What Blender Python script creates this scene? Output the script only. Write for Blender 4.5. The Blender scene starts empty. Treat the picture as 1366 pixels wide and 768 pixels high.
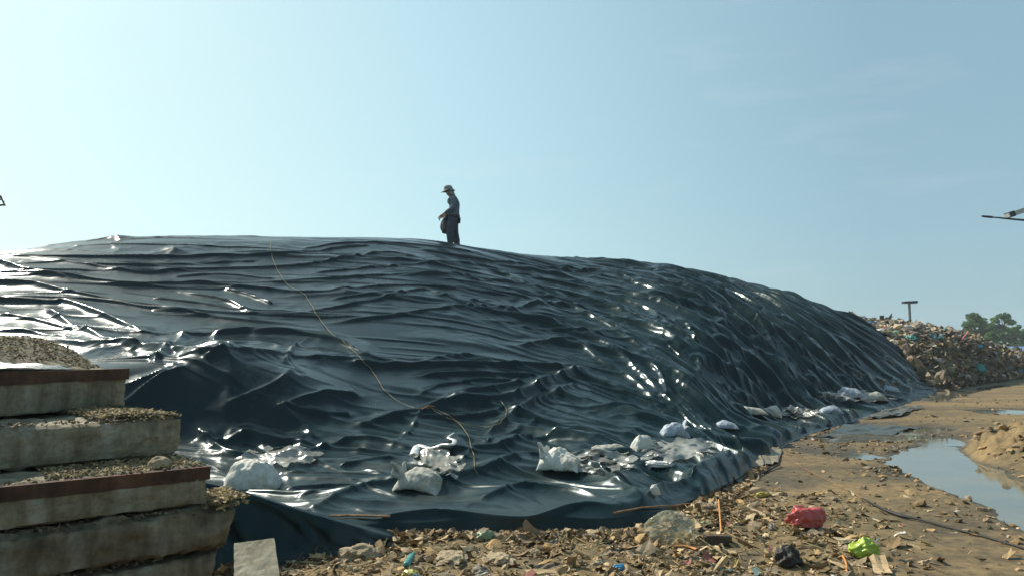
import bpy, bmesh, math, random
import numpy as np
from mathutils import Vector, Matrix, Euler

random.seed(7)
rng = np.random.default_rng(7)
S = bpy.context.scene
COL = S.collection
R = math.radians

# ------------------------------------------------------------------ camera
F = 1000.0            # focal length in photo pixels (1366 wide)
HZ = 466.0            # horizon row of the photograph
EYE = 1.6
PITCH = math.atan((HZ - 384.0) / F)
cp_, sp_ = math.cos(PITCH), math.sin(PITCH)


def ray(px, py):
    u = (px - 683.0) / F
    v = (384.0 - py) / F
    return np.array([u, cp_ - sp_ * v, sp_ + cp_ * v])


def at(px, py, d):                      # point on the line of sight at depth Y = d
    r = ray(px, py)
    t = d / r[1]
    return np.array([r[0] * t, d, EYE + r[2] * t])


def gp(px, py, z=0.0):                  # where the line of sight meets height z
    r = ray(px, py)
    t = (z - EYE) / r[2]
    return np.array([r[0] * t, r[1] * t, z])


def project(P):
    P = np.asarray(P, float)
    x, y, z = P[..., 0], P[..., 1], P[..., 2] - EYE
    dz = y * cp_ + z * sp_
    up = -y * sp_ + z * cp_
    dz = np.where(np.abs(dz) < 1e-6, 1e-6, dz)
    return 683 + F * x / dz, 384 - F * up / dz


cam_d = bpy.data.cameras.new('camera')
cam = bpy.data.objects.new('camera', cam_d)
COL.objects.link(cam)
cam.location = (0, 0, EYE)
cam.rotation_euler = (math.pi / 2 + PITCH, 0, 0)
cam_d.sensor_width = 36
cam_d.lens = F / 1366 * 36
cam_d.clip_start = 0.05
cam_d.clip_end = 3000
S.camera = cam

# ------------------------------------------------------------------ noise
_perm = np.random.default_rng(3).permutation(4096)
_ang = np.random.default_rng(4).uniform(0, 2 * np.pi, 4096)
_gx, _gy = np.cos(_ang), np.sin(_ang)


def perlin(x, y, seed=0):
    x = np.asarray(x, float)
    y = np.asarray(y, float)
    xi = np.floor(x).astype(np.int64)
    yi = np.floor(y).astype(np.int64)
    xf, yf = x - xi, y - yi
    u = xf * xf * xf * (xf * (xf * 6 - 15) + 10)
    v = yf * yf * yf * (yf * (yf * 6 - 15) + 10)

    def g(ix, iy, dx, dy):
        h = _perm[(_perm[(ix + seed * 131) & 4095] + iy + seed * 57) & 4095]
        return _gx[h] * dx + _gy[h] * dy
    a = g(xi, yi, xf, yf)
    b = g(xi + 1, yi, xf - 1, yf)
    c = g(xi, yi + 1, xf, yf - 1)
    d = g(xi + 1, yi + 1, xf - 1, yf - 1)
    return (a + u * (b - a)) + v * ((c + u * (d - c)) - (a + u * (b - a)))


def fbm(x, y, seed=0, oct=4, lac=2.03, gain=.5):
    s, a = 0.0, 1.0
    for i in range(oct):
        s = s + a * perlin(x, y, seed + i * 7)
        x, y, a = x * lac, y * lac, a * gain
    return s


def ridged(n, sharp=2.0):
    return np.clip(1 - np.abs(n) * sharp, 0, 1) ** 2


def sstep(a, b, x):
    t = np.clip((x - a) / (b - a), 0, 1)
    return t * t * (3 - 2 * t)


def worley(x, y, seed=0):
    """distance to nearest cell point, and second nearest: facets with sharp borders"""
    xi = np.floor(x).astype(np.int64)
    yi = np.floor(y).astype(np.int64)
    f1 = np.full(x.shape, 9.0)
    f2 = np.full(x.shape, 9.0)
    for dx in (-1, 0, 1):
        for dy in (-1, 0, 1):
            h = _perm[(_perm[(xi + dx + seed * 31) & 4095] + yi + dy) & 4095]
            ox = (h % 64) / 64.0
            oy = (h // 64) / 64.0
            d = np.hypot(xi + dx + ox - x, yi + dy + oy - y)
            f2 = np.minimum(f2, np.maximum(f1, d))
            f1 = np.minimum(f1, d)
    return f1, f2


# ------------------------------------------------------------------ object helpers
def tag(o, label=None, cat=None, group=None, kind=None):
    if label:
        o['label'] = label
    if cat:
        o['category'] = cat
    if group:
        o['group'] = group
    if kind:
        o['kind'] = kind
    return o


def np_mesh(name, V, Fc, mat=None, parent=None, smooth=True, color=None, mats=None, matidx=None):
    """V (n,3), Fc (m,4) or (m,3) arrays -> one linked object"""
    me = bpy.data.meshes.new(name)
    V = np.asarray(V, np.float32)
    Fc = np.asarray(Fc, np.int32)
    k = Fc.shape[1]
    me.vertices.add(len(V))
    me.vertices.foreach_set('co', V.ravel())
    me.loops.add(Fc.size)
    me.loops.foreach_set('vertex_index', Fc.ravel())
    me.polygons.add(len(Fc))
    me.polygons.foreach_set('loop_start', np.arange(0, Fc.size, k, dtype=np.int32))
    me.polygons.foreach_set('loop_total', np.full(len(Fc), k, np.int32))
    me.polygons.foreach_set('use_smooth', np.full(len(Fc), smooth, bool))
    me.update(calc_edges=True)
    if color is not None:
        ca = me.color_attributes.new('piece', 'FLOAT_COLOR', 'POINT')
        c4 = np.ones((len(V), 4), np.float32)
        c4[:, :3] = color
        ca.data.foreach_set('color', c4.ravel())
    o = bpy.data.objects.new(name, me)
    COL.objects.link(o)
    if mat:
        me.materials.append(mat)
    if parent:
        o.parent = parent
    me.validate()
    return o


def bm_obj(name, bm, mat, parent=None, smooth=False, loc=None):
    me = bpy.data.meshes.new(name)
    bm.normal_update()
    bm.to_mesh(me)
    bm.free()
    for p in me.polygons:
        p.use_smooth = smooth
    o = bpy.data.objects.new(name, me)
    COL.objects.link(o)
    if mat:
        me.materials.append(mat)
    if parent:
        o.parent = parent
    if loc is not None:
        o.location = loc
    return o


def empty(name, loc, rz=0.0):
    o = bpy.data.objects.new(name, None)
    o.empty_display_size = .1
    COL.objects.link(o)
    o.location = loc
    o.rotation_euler = (0, 0, rz)
    return o


def grid_faces(nu, nv):
    i = np.arange(nu - 1)[:, None] * nv + np.arange(nv - 1)[None, :]
    return np.stack([i, i + nv, i + nv + 1, i + 1], -1).reshape(-1, 4)


# ------------------------------------------------------------------ materials
def mat_new(name):
    m = bpy.data.materials.new(name)
    m.use_nodes = True
    nt = m.node_tree
    b = nt.nodes['Principled BSDF']
    return m, nt, b


def N(nt, typ, **kw):
    n = nt.nodes.new(typ)
    for k, v in kw.items():
        if k in ('operation', 'blend_type', 'data_type', 'feature', 'distance', 'noise_dimensions', 'attribute_name', 'noise_type', 'voronoi_dimensions', 'wave_type', 'sky_type', 'vector_type'):
            setattr(n, k, v)
        else:
            n.inputs[k].default_value = v
    return n


def ramp(nt, src, stops):
    n = nt.nodes.new('ShaderNodeValToRGB')
    el = n.color_ramp.elements
    el[0].position, el[0].color = stops[0][0], (*stops[0][1], 1)
    el[1].position, el[1].color = stops[-1][0], (*stops[-1][1], 1)
    for p, c in stops[1:-1]:
        e = el.new(p)
        e.color = (*c, 1)
    nt.links.new(src, n.inputs[0])
    return n.outputs[0]


def coords(nt, scale=(1, 1, 1)):
    tc = nt.nodes.new('ShaderNodeTexCoord')
    mp = nt.nodes.new('ShaderNodeMapping')
    mp.inputs['Scale'].default_value = scale
    nt.links.new(tc.outputs['Object'], mp.inputs['Vector'])
    return mp.outputs['Vector']


def bump(nt, b, src, strength, dist, prev=None):
    n = nt.nodes.new('ShaderNodeBump')
    n.inputs['Strength'].default_value = strength
    n.inputs['Distance'].default_value = dist
    nt.links.new(src, n.inputs['Height'])
    if prev is not None:
        nt.links.new(prev, n.inputs['Normal'])
    nt.links.new(n.outputs[0], b.inputs['Normal'])
    return n.outputs[0]


def noise_mat(name, stops, scale=4, rough=.85, bump_s=.4, bump_d=.02, bump_scale=None, detail=6, spec=.3, stretch=(1, 1, 1)):
    m, nt, b = mat_new(name)
    co = coords(nt, stretch)
    n = N(nt, 'ShaderNodeTexNoise', Scale=scale, Detail=detail, Roughness=.6)
    nt.links.new(co, n.inputs['Vector'])
    nt.links.new(ramp(nt, n.outputs['Fac'], stops), b.inputs['Base Color'])
    b.inputs['Roughness'].default_value = rough
    b.inputs['Specular IOR Level'].default_value = spec
    n2 = N(nt, 'ShaderNodeTexNoise', Scale=bump_scale or scale * 4, Detail=6, Roughness=.65)
    nt.links.new(co, n2.inputs['Vector'])
    bump(nt, b, n2.outputs['Fac'], bump_s, bump_d)
    return m


# ------------------------------------------------------------------ sky and sun
SUN_AZ = R(-50)       # from the view direction (+Y), negative = left
SUN_EL = R(42)
SKY = 0.12
W = bpy.data.worlds.new('World')
S.world = W
W.use_nodes = True
wn = W.node_tree
bg = wn.nodes['Background']
sky = N(wn, 'ShaderNodeTexSky', sky_type='NISHITA')
sky.sun_disc = False
sky.sun_elevation = SUN_EL
sky.sun_rotation = SUN_AZ
sky.altitude = 0
sky.air_density = 1.0
sky.dust_density = 1.3
sky.ozone_density = 1.5
# hazy air: the sky pales towards the horizon and towards the side the sun is on; faint cirrus wisps
tc = wn.nodes.new('ShaderNodeTexCoord')
nrm = N(wn, 'ShaderNodeVectorMath', operation='NORMALIZE')
wn.links.new(tc.outputs['Generated'], nrm.inputs[0])
dt = N(wn, 'ShaderNodeVectorMath', operation='DOT_PRODUCT')
wn.links.new(nrm.outputs[0], dt.inputs[0])
dt.inputs[1].default_value = (math.sin(R(-64)), math.cos(R(-64)), 0)
K_ = 1 / SKY
haze = ramp(wn, dt.outputs['Value'], [(0.0, (.225 * K_, .355 * K_, .42 * K_)), (.18, (.275 * K_, .425 * K_, .48 * K_)), (.5, (.395 * K_, .585 * K_, .625 * K_)), (.9, (.56 * K_, .73 * K_, .68 * K_))])
sxyz = wn.nodes.new('ShaderNodeSeparateXYZ')
wn.links.new(nrm.outputs[0], sxyz.inputs[0])
hf = ramp(wn, sxyz.outputs['Z'], [(0.0, (.9,) * 3), (.12, (.8,) * 3), (.35, (.78,) * 3), (1.0, (.36,) * 3)])
mixh = N(wn, 'ShaderNodeMix', data_type='RGBA', blend_type='MIX')
wn.links.new(hf, mixh.inputs['Factor'])
tint = N(wn, 'ShaderNodeMix', data_type='RGBA', blend_type='MULTIPLY')
tint.inputs['Factor'].default_value = 1.0
tint.inputs[7].default_value = (0.90, 1.04, 1.0, 1)
wn.links.new(sky.outputs['Color'], tint.inputs[6])
wn.links.new(tint.outputs[2], mixh.inputs[6])
wn.links.new(haze, mixh.inputs[7])
mp = wn.nodes.new('ShaderNodeMapping')
mp.inputs['Scale'].default_value = (3, 3, 16)
mp.inputs['Location'].default_value = (.3, .1, .4)
wn.links.new(nrm.outputs[0], mp.inputs['Vector'])
cn = N(wn, 'ShaderNodeTexNoise', Scale=1.6, Detail=7, Roughness=.6)
wn.links.new(mp.outputs['Vector'], cn.inputs['Vector'])
cr = ramp(wn, cn.outputs['Fac'], [(.55, (0, 0, 0)), (.80, (.13, .13, .13))])
mixc = N(wn, 'ShaderNodeMix', data_type='RGBA', blend_type='MIX')
wn.links.new(cr, mixc.inputs['Factor'])
wn.links.new(mixh.outputs[2], mixc.inputs[6])
mixc.inputs[7].default_value = (.6 * K_, .66 * K_, .66 * K_, 1)
wn.links.new(mixc.outputs[2], bg.inputs['Color'])
bg.inputs['Strength'].default_value = SKY

sd = bpy.data.lights.new('sun', 'SUN')
sd.energy = 5.0
sd.angle = R(.5)
sd.color = (1.0, .94, .82)
so = bpy.data.objects.new('sun', sd)
COL.objects.link(so)
sun_dir = Vector((math.sin(SUN_AZ) * math.cos(SUN_EL), math.cos(SUN_AZ) * math.cos(SUN_EL), math.sin(SUN_EL)))
so.rotation_euler = sun_dir.to_track_quat('Z', 'Y').to_euler()
so.location = (-20, 20, 30)

vs = S.view_settings
vs.view_transform = 'Standard'
vs.look = 'None'
vs.exposure = 0.42
vs.gamma = 1.0
vs.use_curve_mapping = False
S.cycles.use_denoising = True
S.cycles.max_bounces = 6
S.cycles.sample_clamp_indirect = 6
S.cycles.sample_clamp_direct = 30
# ------------------------------------------------------------------ the covered mound
# stations: foot of the sheet on the ground -> the crest above it
def G(px, py):
    return gp(px, py)[:2]


_st = [
    ((-14.0, 6.6), (-24, 16.0, 3.5)),
    ((-8.0, 6.1), tuple(at(-130, 336, 17.0))),
    ((-4.6, 6.0), tuple(at(0, 333, 17.6))),
    (tuple(G(300, 722)), tuple(at(110, 317, 18.8))),
    (tuple(G(450, 721)), tuple(at(230, 311, 20.0))),
    (tuple(G(600, 714)), tuple(at(400, 313, 21.6))),
    (tuple(G(740, 711)), tuple(at(550, 316, 23.2))),
    (tuple(G(858, 706)), tuple(at(680, 334, 25.2))),
    (tuple(G(950, 668)), tuple(at(790, 346, 27.6))),
    (tuple(G(1003, 630)), tuple(at(880, 354, 29.8))),
    (tuple(G(1062, 585)), tuple(at(960, 371, 31.8))),
    (tuple(G(1135, 562)), tuple(at(1030, 386, 33.6))),
    (tuple(G(1205, 540)), tuple(at(1090, 406, 35.4))),
    (tuple(G(1258, 520)), tuple(at(1140, 425, 37.0))),
]
NS = len(_st)
_base = np.array([s[0] for s in _st])
_crest = np.array([s[1] for s in _st])


def catmull(P, t):
    P = np.asarray(P, float)
    n = len(P)
    i = np.clip(np.floor(t).astype(int), 0, n - 2)
    f = (t - i)[:, None]
    p0, p1, p2, p3 = P[np.clip(i - 1, 0, n - 1)], P[i], P[i + 1], P[np.clip(i + 2, 0, n - 1)]
    return .5 * (2 * p1 + (p2 - p0) * f + (2 * p0 - 5 * p1 + 4 * p2 - p3) * f ** 2 + (3 * p1 - p0 - 3 * p2 + p3) * f ** 3)


PA = np.array([(0, -.01), (.006, .028), (.015, .036), (.04, .030), (.09, .034), (.18, .050), (.255, .085), (.275, .135), (.30, .235), (.325, .315), (.36, .342), (.42, .358), (.50, .390), (.58, .455), (.70, .600), (.85, .820), (.93, .935), (1, 1), (1.1, .99), (1.3, .85), (1.6, .5), (1.9, .1)])
PM = np.array([(0, -.01), (.006, .028), (.015, .036), (.04, .030), (.09, .034), (.18, .052), (.25, .090), (.35, .205), (.45, .330), (.55, .460), (.7, .65), (.85, .83), (.93, .94), (1, 1), (1.1, .99), (1.3, .85), (1.6, .5), (1.9, .1)])
PL = np.array([(0, -.01), (.015, .03), (.1, .04), (.2, .09), (.3, .25), (.5, .49), (.7, .69), (.9, .91), (1, 1), (1.1, .99), (1.3, .85), (1.6, .5), (1.9, .1)])
PB = np.array([(0, -.01), (.02, .014), (.10, .028), (.16, .075), (.23, .20), (.4, .47), (.6, .70), (.8, .88), (.92, .965), (1, 1), (1.15, 1.0), (1.4, .9), (1.7, .55), (1.9, .3)])


def prof(tab, v):
    s = 0
    for k in (-.014, -.007, 0, .007, .014):          # a little smoothing of the control line, less near the foot
        s = s + np.interp(np.clip(v + k * np.clip(v * 6, 0, 1), 0, 1.9), tab[:, 0], tab[:, 1])
    return s / 5


def mound_base(u, v):
    """u in stations, v 0 foot .. 1 crest; flat arrays -> points"""
    b = catmull(_base, u)
    c = catmull(_crest, u)
    w = sstep(6.8, 10.0, u)
    wl = 1 - sstep(.3, 1.5, u)
    wm = sstep(3.9, 5.4, u)
    pa = (1 - wl - wm) * prof(PA, v) + wl * prof(PL, v) + wm * prof(PM, v)
    z = (1 - w) * pa + w * prof(PB, v)
    xy = b + (c[:, :2] - b) * v[:, None]
    return np.column_stack([xy, z * c[:, 2]])


NU, NV = 761, 441
uu = np.interp(np.linspace(0, 1, NU), [0, .06, .16, 1.0], [0, 1.6, 3.0, NS - 1.0])
vv = np.concatenate([np.linspace(0, 1, NV - 40) ** 1.45, np.linspace(1.006, 1.9, 40)])
UU, VV = [a.ravel() for a in np.meshgrid(uu, vv, indexing='ij')]
P0 = mound_base(UU, VV)
PX0, PY0 = project(P0)
_front = VV <= 1.0

# normals of the smooth mound
G3 = P0.reshape(NU, NV, 3)
du = np.gradient(G3, axis=0)
dv = np.gradient(G3, axis=1)
NRM = np.cross(du, dv).reshape(-1, 3)
NRM /= np.linalg.norm(NRM, axis=1)[:, None] + 1e-9
NRM[NRM[:, 2] < 0] *= -1
NRM = NRM * .6 + np.array([0, 0, .4])
NRM /= np.linalg.norm(NRM, axis=1)[:, None]
_sub = np.where(_front)[0]


def on_mound(px, py):
    i = _sub[np.argmin((PX0[_sub] - px) ** 2 + ((PY0[_sub] - py) * 1.5) ** 2)]
    return i


H = np.zeros(len(P0))
XY = P0

# --- procedural tension folds that run along the sheet and sweep down its right flank
Kp = .045 + .065 * np.clip(uu - 6.2, 0, 9)
K = np.concatenate([[0], np.cumsum(.5 * (Kp[1:] + Kp[:-1]) * np.diff(uu))])
phi = 15.0 * (VV + K[np.repeat(np.arange(NU), NV)])
along = UU * 2.0
wr = .7 * perlin(along * .16, phi * .12, 11) + .25 * perlin(along * .4, phi * .3, 12)
right = sstep(6.0, 9.5, UU)
toe = 1 - sstep(.18, .30, VV)
low = 1 - sstep(.24, .40, VV)
calm = .92 * np.exp(-((PX0 - 290) / 170) ** 2 - ((PY0 - 535) / 42) ** 2) * (VV < 1)
calm = np.clip(calm, 0, 1)


def panels(fa, fp, seed, skew=0.0, wa=.5):
    """taut film: smooth hollows that meet in sharp straight ridges"""
    c1, c2 = worley(along * fa + wa * wr * fa * 2 + 17 * seed, (phi + skew * along) * fp + wr * .5, seed)
    return np.minimum(c1, 1.0) ** 2, c2 - c1


m1 = .3 + .7 * sstep(-.25, .3, fbm(along * .22, phi * .15, 31, 2))
m2 = sstep(-.2, .35, fbm(along * .3 + 5, phi * .25, 32, 2))
m3 = sstep(-.1, .3, fbm(along * .5 + 8, phi * .5, 33, 2))
p1, e1_ = panels(.10, .42, 1)
p2, e2_ = panels(.14, .95, 2, .04)
p3, e3_ = panels(.22, 2.0, 3, -.04)
p4, e4_ = panels(.42, 3.8, 4, .08)
p5, e5_ = panels(.75, .55, 5, .35)
p6, e6_ = panels(1.5, 1.3, 6, -.4)
H += .20 * (p1 - .3) * (.14 + .86 * right) * (1 - .5 * toe)
H += .20 * (p2 - .3) * m1 * (.03 + .97 * right)
H += .09 * (p3 - .3) * m2 * (.02 + .98 * right)
H += .042 * (p4 - .3) * m3 * (.0 + right)
H += .12 * (p5 - .3) * m2 * np.clip(.01 + .25 * right + .28 * low, 0, 1) * (1 - .6 * right * toe) * (1 - .4 * toe)
H += .055 * (p6 - .3) * m1 * np.clip(.01 + .16 * right + .20 * low, 0, 1) * (1 - .6 * right * toe)
# crisp fold lines on some of the ridges
for e_, wd, hg, mk in ((e1_, .03, .022, m1), (e2_, .04, .020, m2), (e3_, .05, .012, m1), (e5_, .04, .016, m2 * (.15 + .85 * np.clip(right + low, 0, 1)))):
    H += hg * np.exp(-e_ / wd) * mk
# several hundred long straight creases where the film is pulled tight: steep below, long and soft above
rf = np.random.default_rng(12)
PHI2, AL2 = phi.reshape(NU, NV), (along * 1.5).reshape(NU, NV)[:, 0]
RIGHT2 = sstep(6.0, 9.0, uu)
H2 = H.reshape(NU, NV)
for k_ in range(760):
    ust = rf.uniform(1.2, NS - 1.0)
    iu = int(np.searchsorted(uu, ust))
    iu = min(iu, NU - 1)
    rgt = RIGHT2[iu]
    vs_ = rf.uniform(.03, 1.0)
    if rf.uniform() > .08 + .92 * rgt + .30 * (vs_ < .24):
        continue
    ph0 = PHI2[iu, int(np.searchsorted(vv, vs_))]
    ln = rf.uniform(2.0, 7.5) * (1.0 if rgt > .3 else 1.2)
    i0, i1 = np.searchsorted(AL2, AL2[iu] - ln / 2), np.searchsorted(AL2, AL2[iu] + ln / 2)
    if i1 - i0 < 8:
        continue
    da = AL2[i0:i1] - AL2[iu]
    slp, cur = rf.normal(0, .10 + .05 * rgt), rf.normal(0, .012)
    line = ph0 + slp * da + cur * da ** 2
    d_ = PHI2[i0:i1] - line[:, None]
    wb_ = rf.uniform(.08, .40) * (.5 + .5 * rgt) + .03
    wf_ = rf.uniform(.035, .12)
    hg_ = rf.uniform(.02, .085) * (.45 + .55 * rgt) * (1 if vs_ > .2 else .8)
    tp = np.sin(np.pi * np.clip((da + ln / 2) / ln, 0, 1)) ** .7
    if rf.uniform() < .30:
        hg_ *= 1.7
        wb_, wf_ = wb_ * 1.6, wf_ * 1.7
    if rf.uniform() < .55:
        wb_ = rf.uniform(.25, .80)
        hg_ = wb_ * rf.uniform(.16, .34) * (.55 + .45 * rgt)
        wf_ = rf.uniform(.04, .12)
        q_ = np.where(d_ > 0, np.clip(1 - d_ / wb_, 0, 1) ** 1.15, np.exp(-np.abs(d_) / wf_))
        H2[i0:i1] = H2[i0:i1] * (1 - .5 * q_ * tp[:, None]) + hg_ * tp[:, None] * q_
        continue
    if rf.uniform() < .4:
        q_ = np.exp(-(d_ / np.where(d_ > 0, wb_ * 1.3, wf_ * 1.4)) ** 2)
        H2[i0:i1] += 1.1 * hg_ * tp[:, None] * q_
        continue
    H2[i0:i1] += hg_ * tp[:, None] * (np.exp(-np.abs(d_) / np.where(d_ > 0, wb_, wf_)) * .75 + .25 * np.exp(-np.abs(d_) / .022))
H = H2.ravel()
H *= 1 - .88 * calm
H += .02 * (1 - .6 * calm) * fbm(along * .3, phi * .3, 51, 3) * (1 - toe * .4)

# --- the individual folds seen in the photograph: height, width uphill, width downhill (m), line over the sheet
FOLDS = [
    (.07, .25, .08, [(560, 332), (647, 347), (700, 354), (770, 372)]),
    (.09, .25, .08, [(560, 349), (652, 357), (699, 382), (764, 410), (821, 439)]),
    (.07, .25, .08, [(540, 365), (610, 367), (672, 375), (734, 392), (790, 415)]),
    (.08, .25, .08, [(617, 411), (699, 424), (754, 442), (784, 456)]),
    (.09, .25, .08, [(667, 415), (722, 408), (749, 410), (796, 427), (846, 459)]),
    (.06, .2, .07, [(400, 330), (470, 322), (560, 325), (640, 336)]),
    (.06, .2, .07, [(420, 362), (500, 355), (570, 350)]),
    (.06, .2, .07, [(440, 398), (520, 392), (600, 398), (660, 400)]),
    (.05, .2, .06, [(110, 352), (200, 352), (300, 349), (345, 346)]),
    (.05, .2, .06, [(230, 368), (300, 366), (370, 371)]),
    (.06, .2, .07, [(200, 396), (262, 402), (330, 412), (400, 413)]),
    (.08, .3, .10, [(0, 418), (50, 425), (100, 440), (150, 452)]),
    (.08, .3, .10, [(-20, 435), (40, 441), (90, 452)]),
    (.07, .2, .08, [(560, 500), (620, 497), (680, 500), (740, 505)]),
    (.06, .15, .08, [(540, 560), (600, 558), (650, 553), (700, 540)]),
    (.06, .15, .08, [(600, 625), (640, 600), (680, 580), (720, 560)]),
    (.07, .2, .10, [(450, 620), (520, 612), (570, 622)]),
    (.10, .25, .20, [(160, 545), (185, 520), (215, 500), (245, 486)]),
    (.07, .15, .12, [(150, 520), (190, 505), (225, 492)]),
    (.09, .20, .18, [(300, 540), (340, 522), (375, 505), (390, 490)]),
    (.09, .20, .15, [(365, 545), (410, 528), (440, 520), (480, 527)]),
    (.06, .15, .12, [(375, 535), (420, 548), (470, 550)]),
    (.07, .12, .12, [(370, 535), (395, 560), (420, 585)]),
    (.12, .20, .15, [(270, 575), (295, 590), (330, 577), (380, 590), (410, 580)]),
    (.10, .15, .12, [(265, 570), (290, 600), (330, 607), (395, 600)]),
    (.10, .25, .15, [(410, 600), (460, 588), (500, 590), (550, 600)]),
    (.13, 1.0, .16, [(0, 343), (140, 342), (275, 341), (400, 338)]),
    (.12, .5, .12, [(18, 342), (103, 351), (190, 362), (235, 361), (278, 359), (400, 353), (460, 345), (520, 337), (594, 354), (730, 385)]),
    (.20, .7, .20, [(-60, 338), (0, 350), (38, 362), (91, 370)]),
    (.14, .6, .14, [(0, 363), (47, 365), (97, 368), (150, 376), (188, 378), (264, 376), (308, 381), (381, 387)]),
    (.15, .5, .12, [(-60, 370), (0, 375), (44, 377), (97, 390), (164, 403), (220, 410), (322, 426), (410, 433)]),
    (.08, .3, .10, [(0, 395), (126, 401), (205, 410), (270, 416)]),
    (.20, .5, .22, [(-60, 402), (0, 401), (64, 403), (88, 404), (132, 419), (164, 431), (188, 442)]),
    (.14, .3, .12, [(64, 413), (117, 445), (176, 463)]),
    (.10, .35, .08, [(243, 387), (305, 400), (337, 417), (400, 420), (494, 422)]),
    (.08, .25, .07, [(300, 384), (331, 392), (363, 404)]),
    (.10, .4, .2, [(90, 444), (117, 444), (243, 445), (293, 442), (337, 440), (400, 445), (453, 458)]),
    (.16, .9, .22, [(60, 452), (120, 461), (180, 461), (241, 466), (277, 474), (335, 470), (385, 474), (450, 478), (490, 484)]),
    (.11, .10, .10, [(244, 446), (228, 460), (206, 478)]),
    (.08, .08, .08, [(335, 440), (290, 444), (285, 452)]),
    (.10, .10, .10, [(330, 462), (300, 470), (272, 478)]),
    (.09, .09, .09, [(410, 450), (392, 462), (380, 480)]),
    (.07, .3, .07, [(330, 340), (397, 337), (462, 328), (494, 326)]),
    (.07, .3, .07, [(353, 375), (447, 370), (529, 364), (594, 367), (700, 383)]),
    (.10, .35, .08, [(330, 380), (400, 389), (465, 386), (506, 381), (579, 381), (690, 398)]),
    (.13, .4, .09, [(403, 416), (476, 404), (564, 388), (585, 394), (623, 408), (652, 416), (730, 433), (800, 465)]),
    (.09, .3, .07, [(450, 427), (529, 419), (611, 410), (676, 411), (740, 428)]),
    (.12, .4, .10, [(330, 441), (403, 444), (453, 458), (494, 479), (535, 487)]),
    (.14, .45, .12, [(470, 484), (488, 487), (560, 487), (623, 486), (684, 486), (740, 489), (772, 490)]),
    (.10, .12, .12, [(560, 487), (600, 478), (625, 474), (660, 486)]),
    (.14, .20, .14, [(482, 570), (561, 551), (605, 537), (669, 536), (728, 513), (777, 492)]),
    (.10, .14, .12, [(651, 579), (692, 551), (731, 533), (769, 516)]),
    (.10, .2, .10, [(590, 609), (654, 601), (698, 589), (713, 587)]),
    (.06, .08, .08, [(522, 598), (549, 574), (563, 551)]),
    (.06, .10, .06, [(560, 525), (592, 512), (640, 506), (685, 507)]),
    (.08, .10, .06, [(605, 537), (625, 524), (660, 518), (700, 508)]),
    (.13, .28, .16, [(420, 677), (493, 656), (546, 645), (578, 652), (640, 636), (684, 625), (713, 617), (820, 618), (848, 620)]),
    (.05, .12, .08, [(370, 632), (420, 633), (522, 638)]),
    (.05, .12, .08, [(380, 650), (440, 646), (510, 648)]),
    (.05, .10, .07, [(365, 612), (420, 616), (520, 634)]),
    (.06, .12, .10, [(395, 662), (470, 657), (540, 668)]),
    (.16, .18, .22, [(763, 622), (800, 640), (830, 658), (857, 670)]),
    (.13, .18, .12, [(850, 676), (883, 656), (930, 640), (985, 612)]),
    (.09, .12, .12, [(930, 655), (955, 630), (990, 618)]),
    (.08, .15, .12, [(500, 690), (580, 682), (700, 690), (780, 674), (860, 690)]),
    (.10, .3, .2, [(640, 670), (700, 655), (770, 660), (845, 690)]),
    (.08, .2, .08, [(700, 354), (788, 363), (876, 366), (955, 407)]),
    (.10, .25, .10, [(700, 369), (759, 380), (826, 398), (867, 414), (888, 439), (943, 486)]),
    (.12, .25, .12, [(700, 383), (773, 398), (858, 427), (905, 462), (943, 489)]),
    (.10, .25, .12, [(700, 398), (788, 427), (838, 451), (905, 486), (960, 530)]),
    (.12, .25, .14, [(700, 410), (753, 411), (797, 433), (864, 474), (930, 528)]),
    (.12, .25, .14, [(700, 426), (759, 442), (823, 474), (864, 512), (900, 545)]),
    (.09, .25, .16, [(690, 460), (761, 457), (800, 483), (840, 505), (880, 540)]),
    (.10, .2, .10, [(814, 363), (861, 383), (934, 410), (972, 424)]),
    (.10, .2, .12, [(876, 366), (934, 401), (972, 448), (993, 498)]),
    (.12, .2, .14, [(952, 407), (975, 439), (1037, 492), (1080, 530)]),
    (.12, .25, .14, [(975, 373), (1022, 395), (1095, 442), (1150, 490)]),
    (.10, .12, .12, [(1016, 427), (1025, 451), (1031, 480)]),
    (.14, .25, .16, [(880, 433), (939, 477), (1006, 521), (1044, 553)]),
    (.16, .25, .18, [(968, 418), (1006, 453), (1056, 503), (1091, 532)]),
    (.16, .25, .20, [(997, 398), (1062, 442), (1114, 485), (1161, 509), (1225, 515)]),
    (.12, .22, .12, [(1044, 403), (1103, 439), (1161, 474), (1226, 503)]),
    (.10, .12, .12, [(1082, 485), (1094, 535)]),
    (.10, .2, .14, [(1068, 453), (1129, 488), (1190, 518)]),
    (.08, .15, .10, [(1141, 439), (1173, 456), (1211, 485), (1229, 506)]),
    (.08, .15, .1, [(850, 470), (880, 500), (890, 530)]),
    (.09, .12, .1, [(905, 420), (925, 450), (935, 500)]),
]


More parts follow.
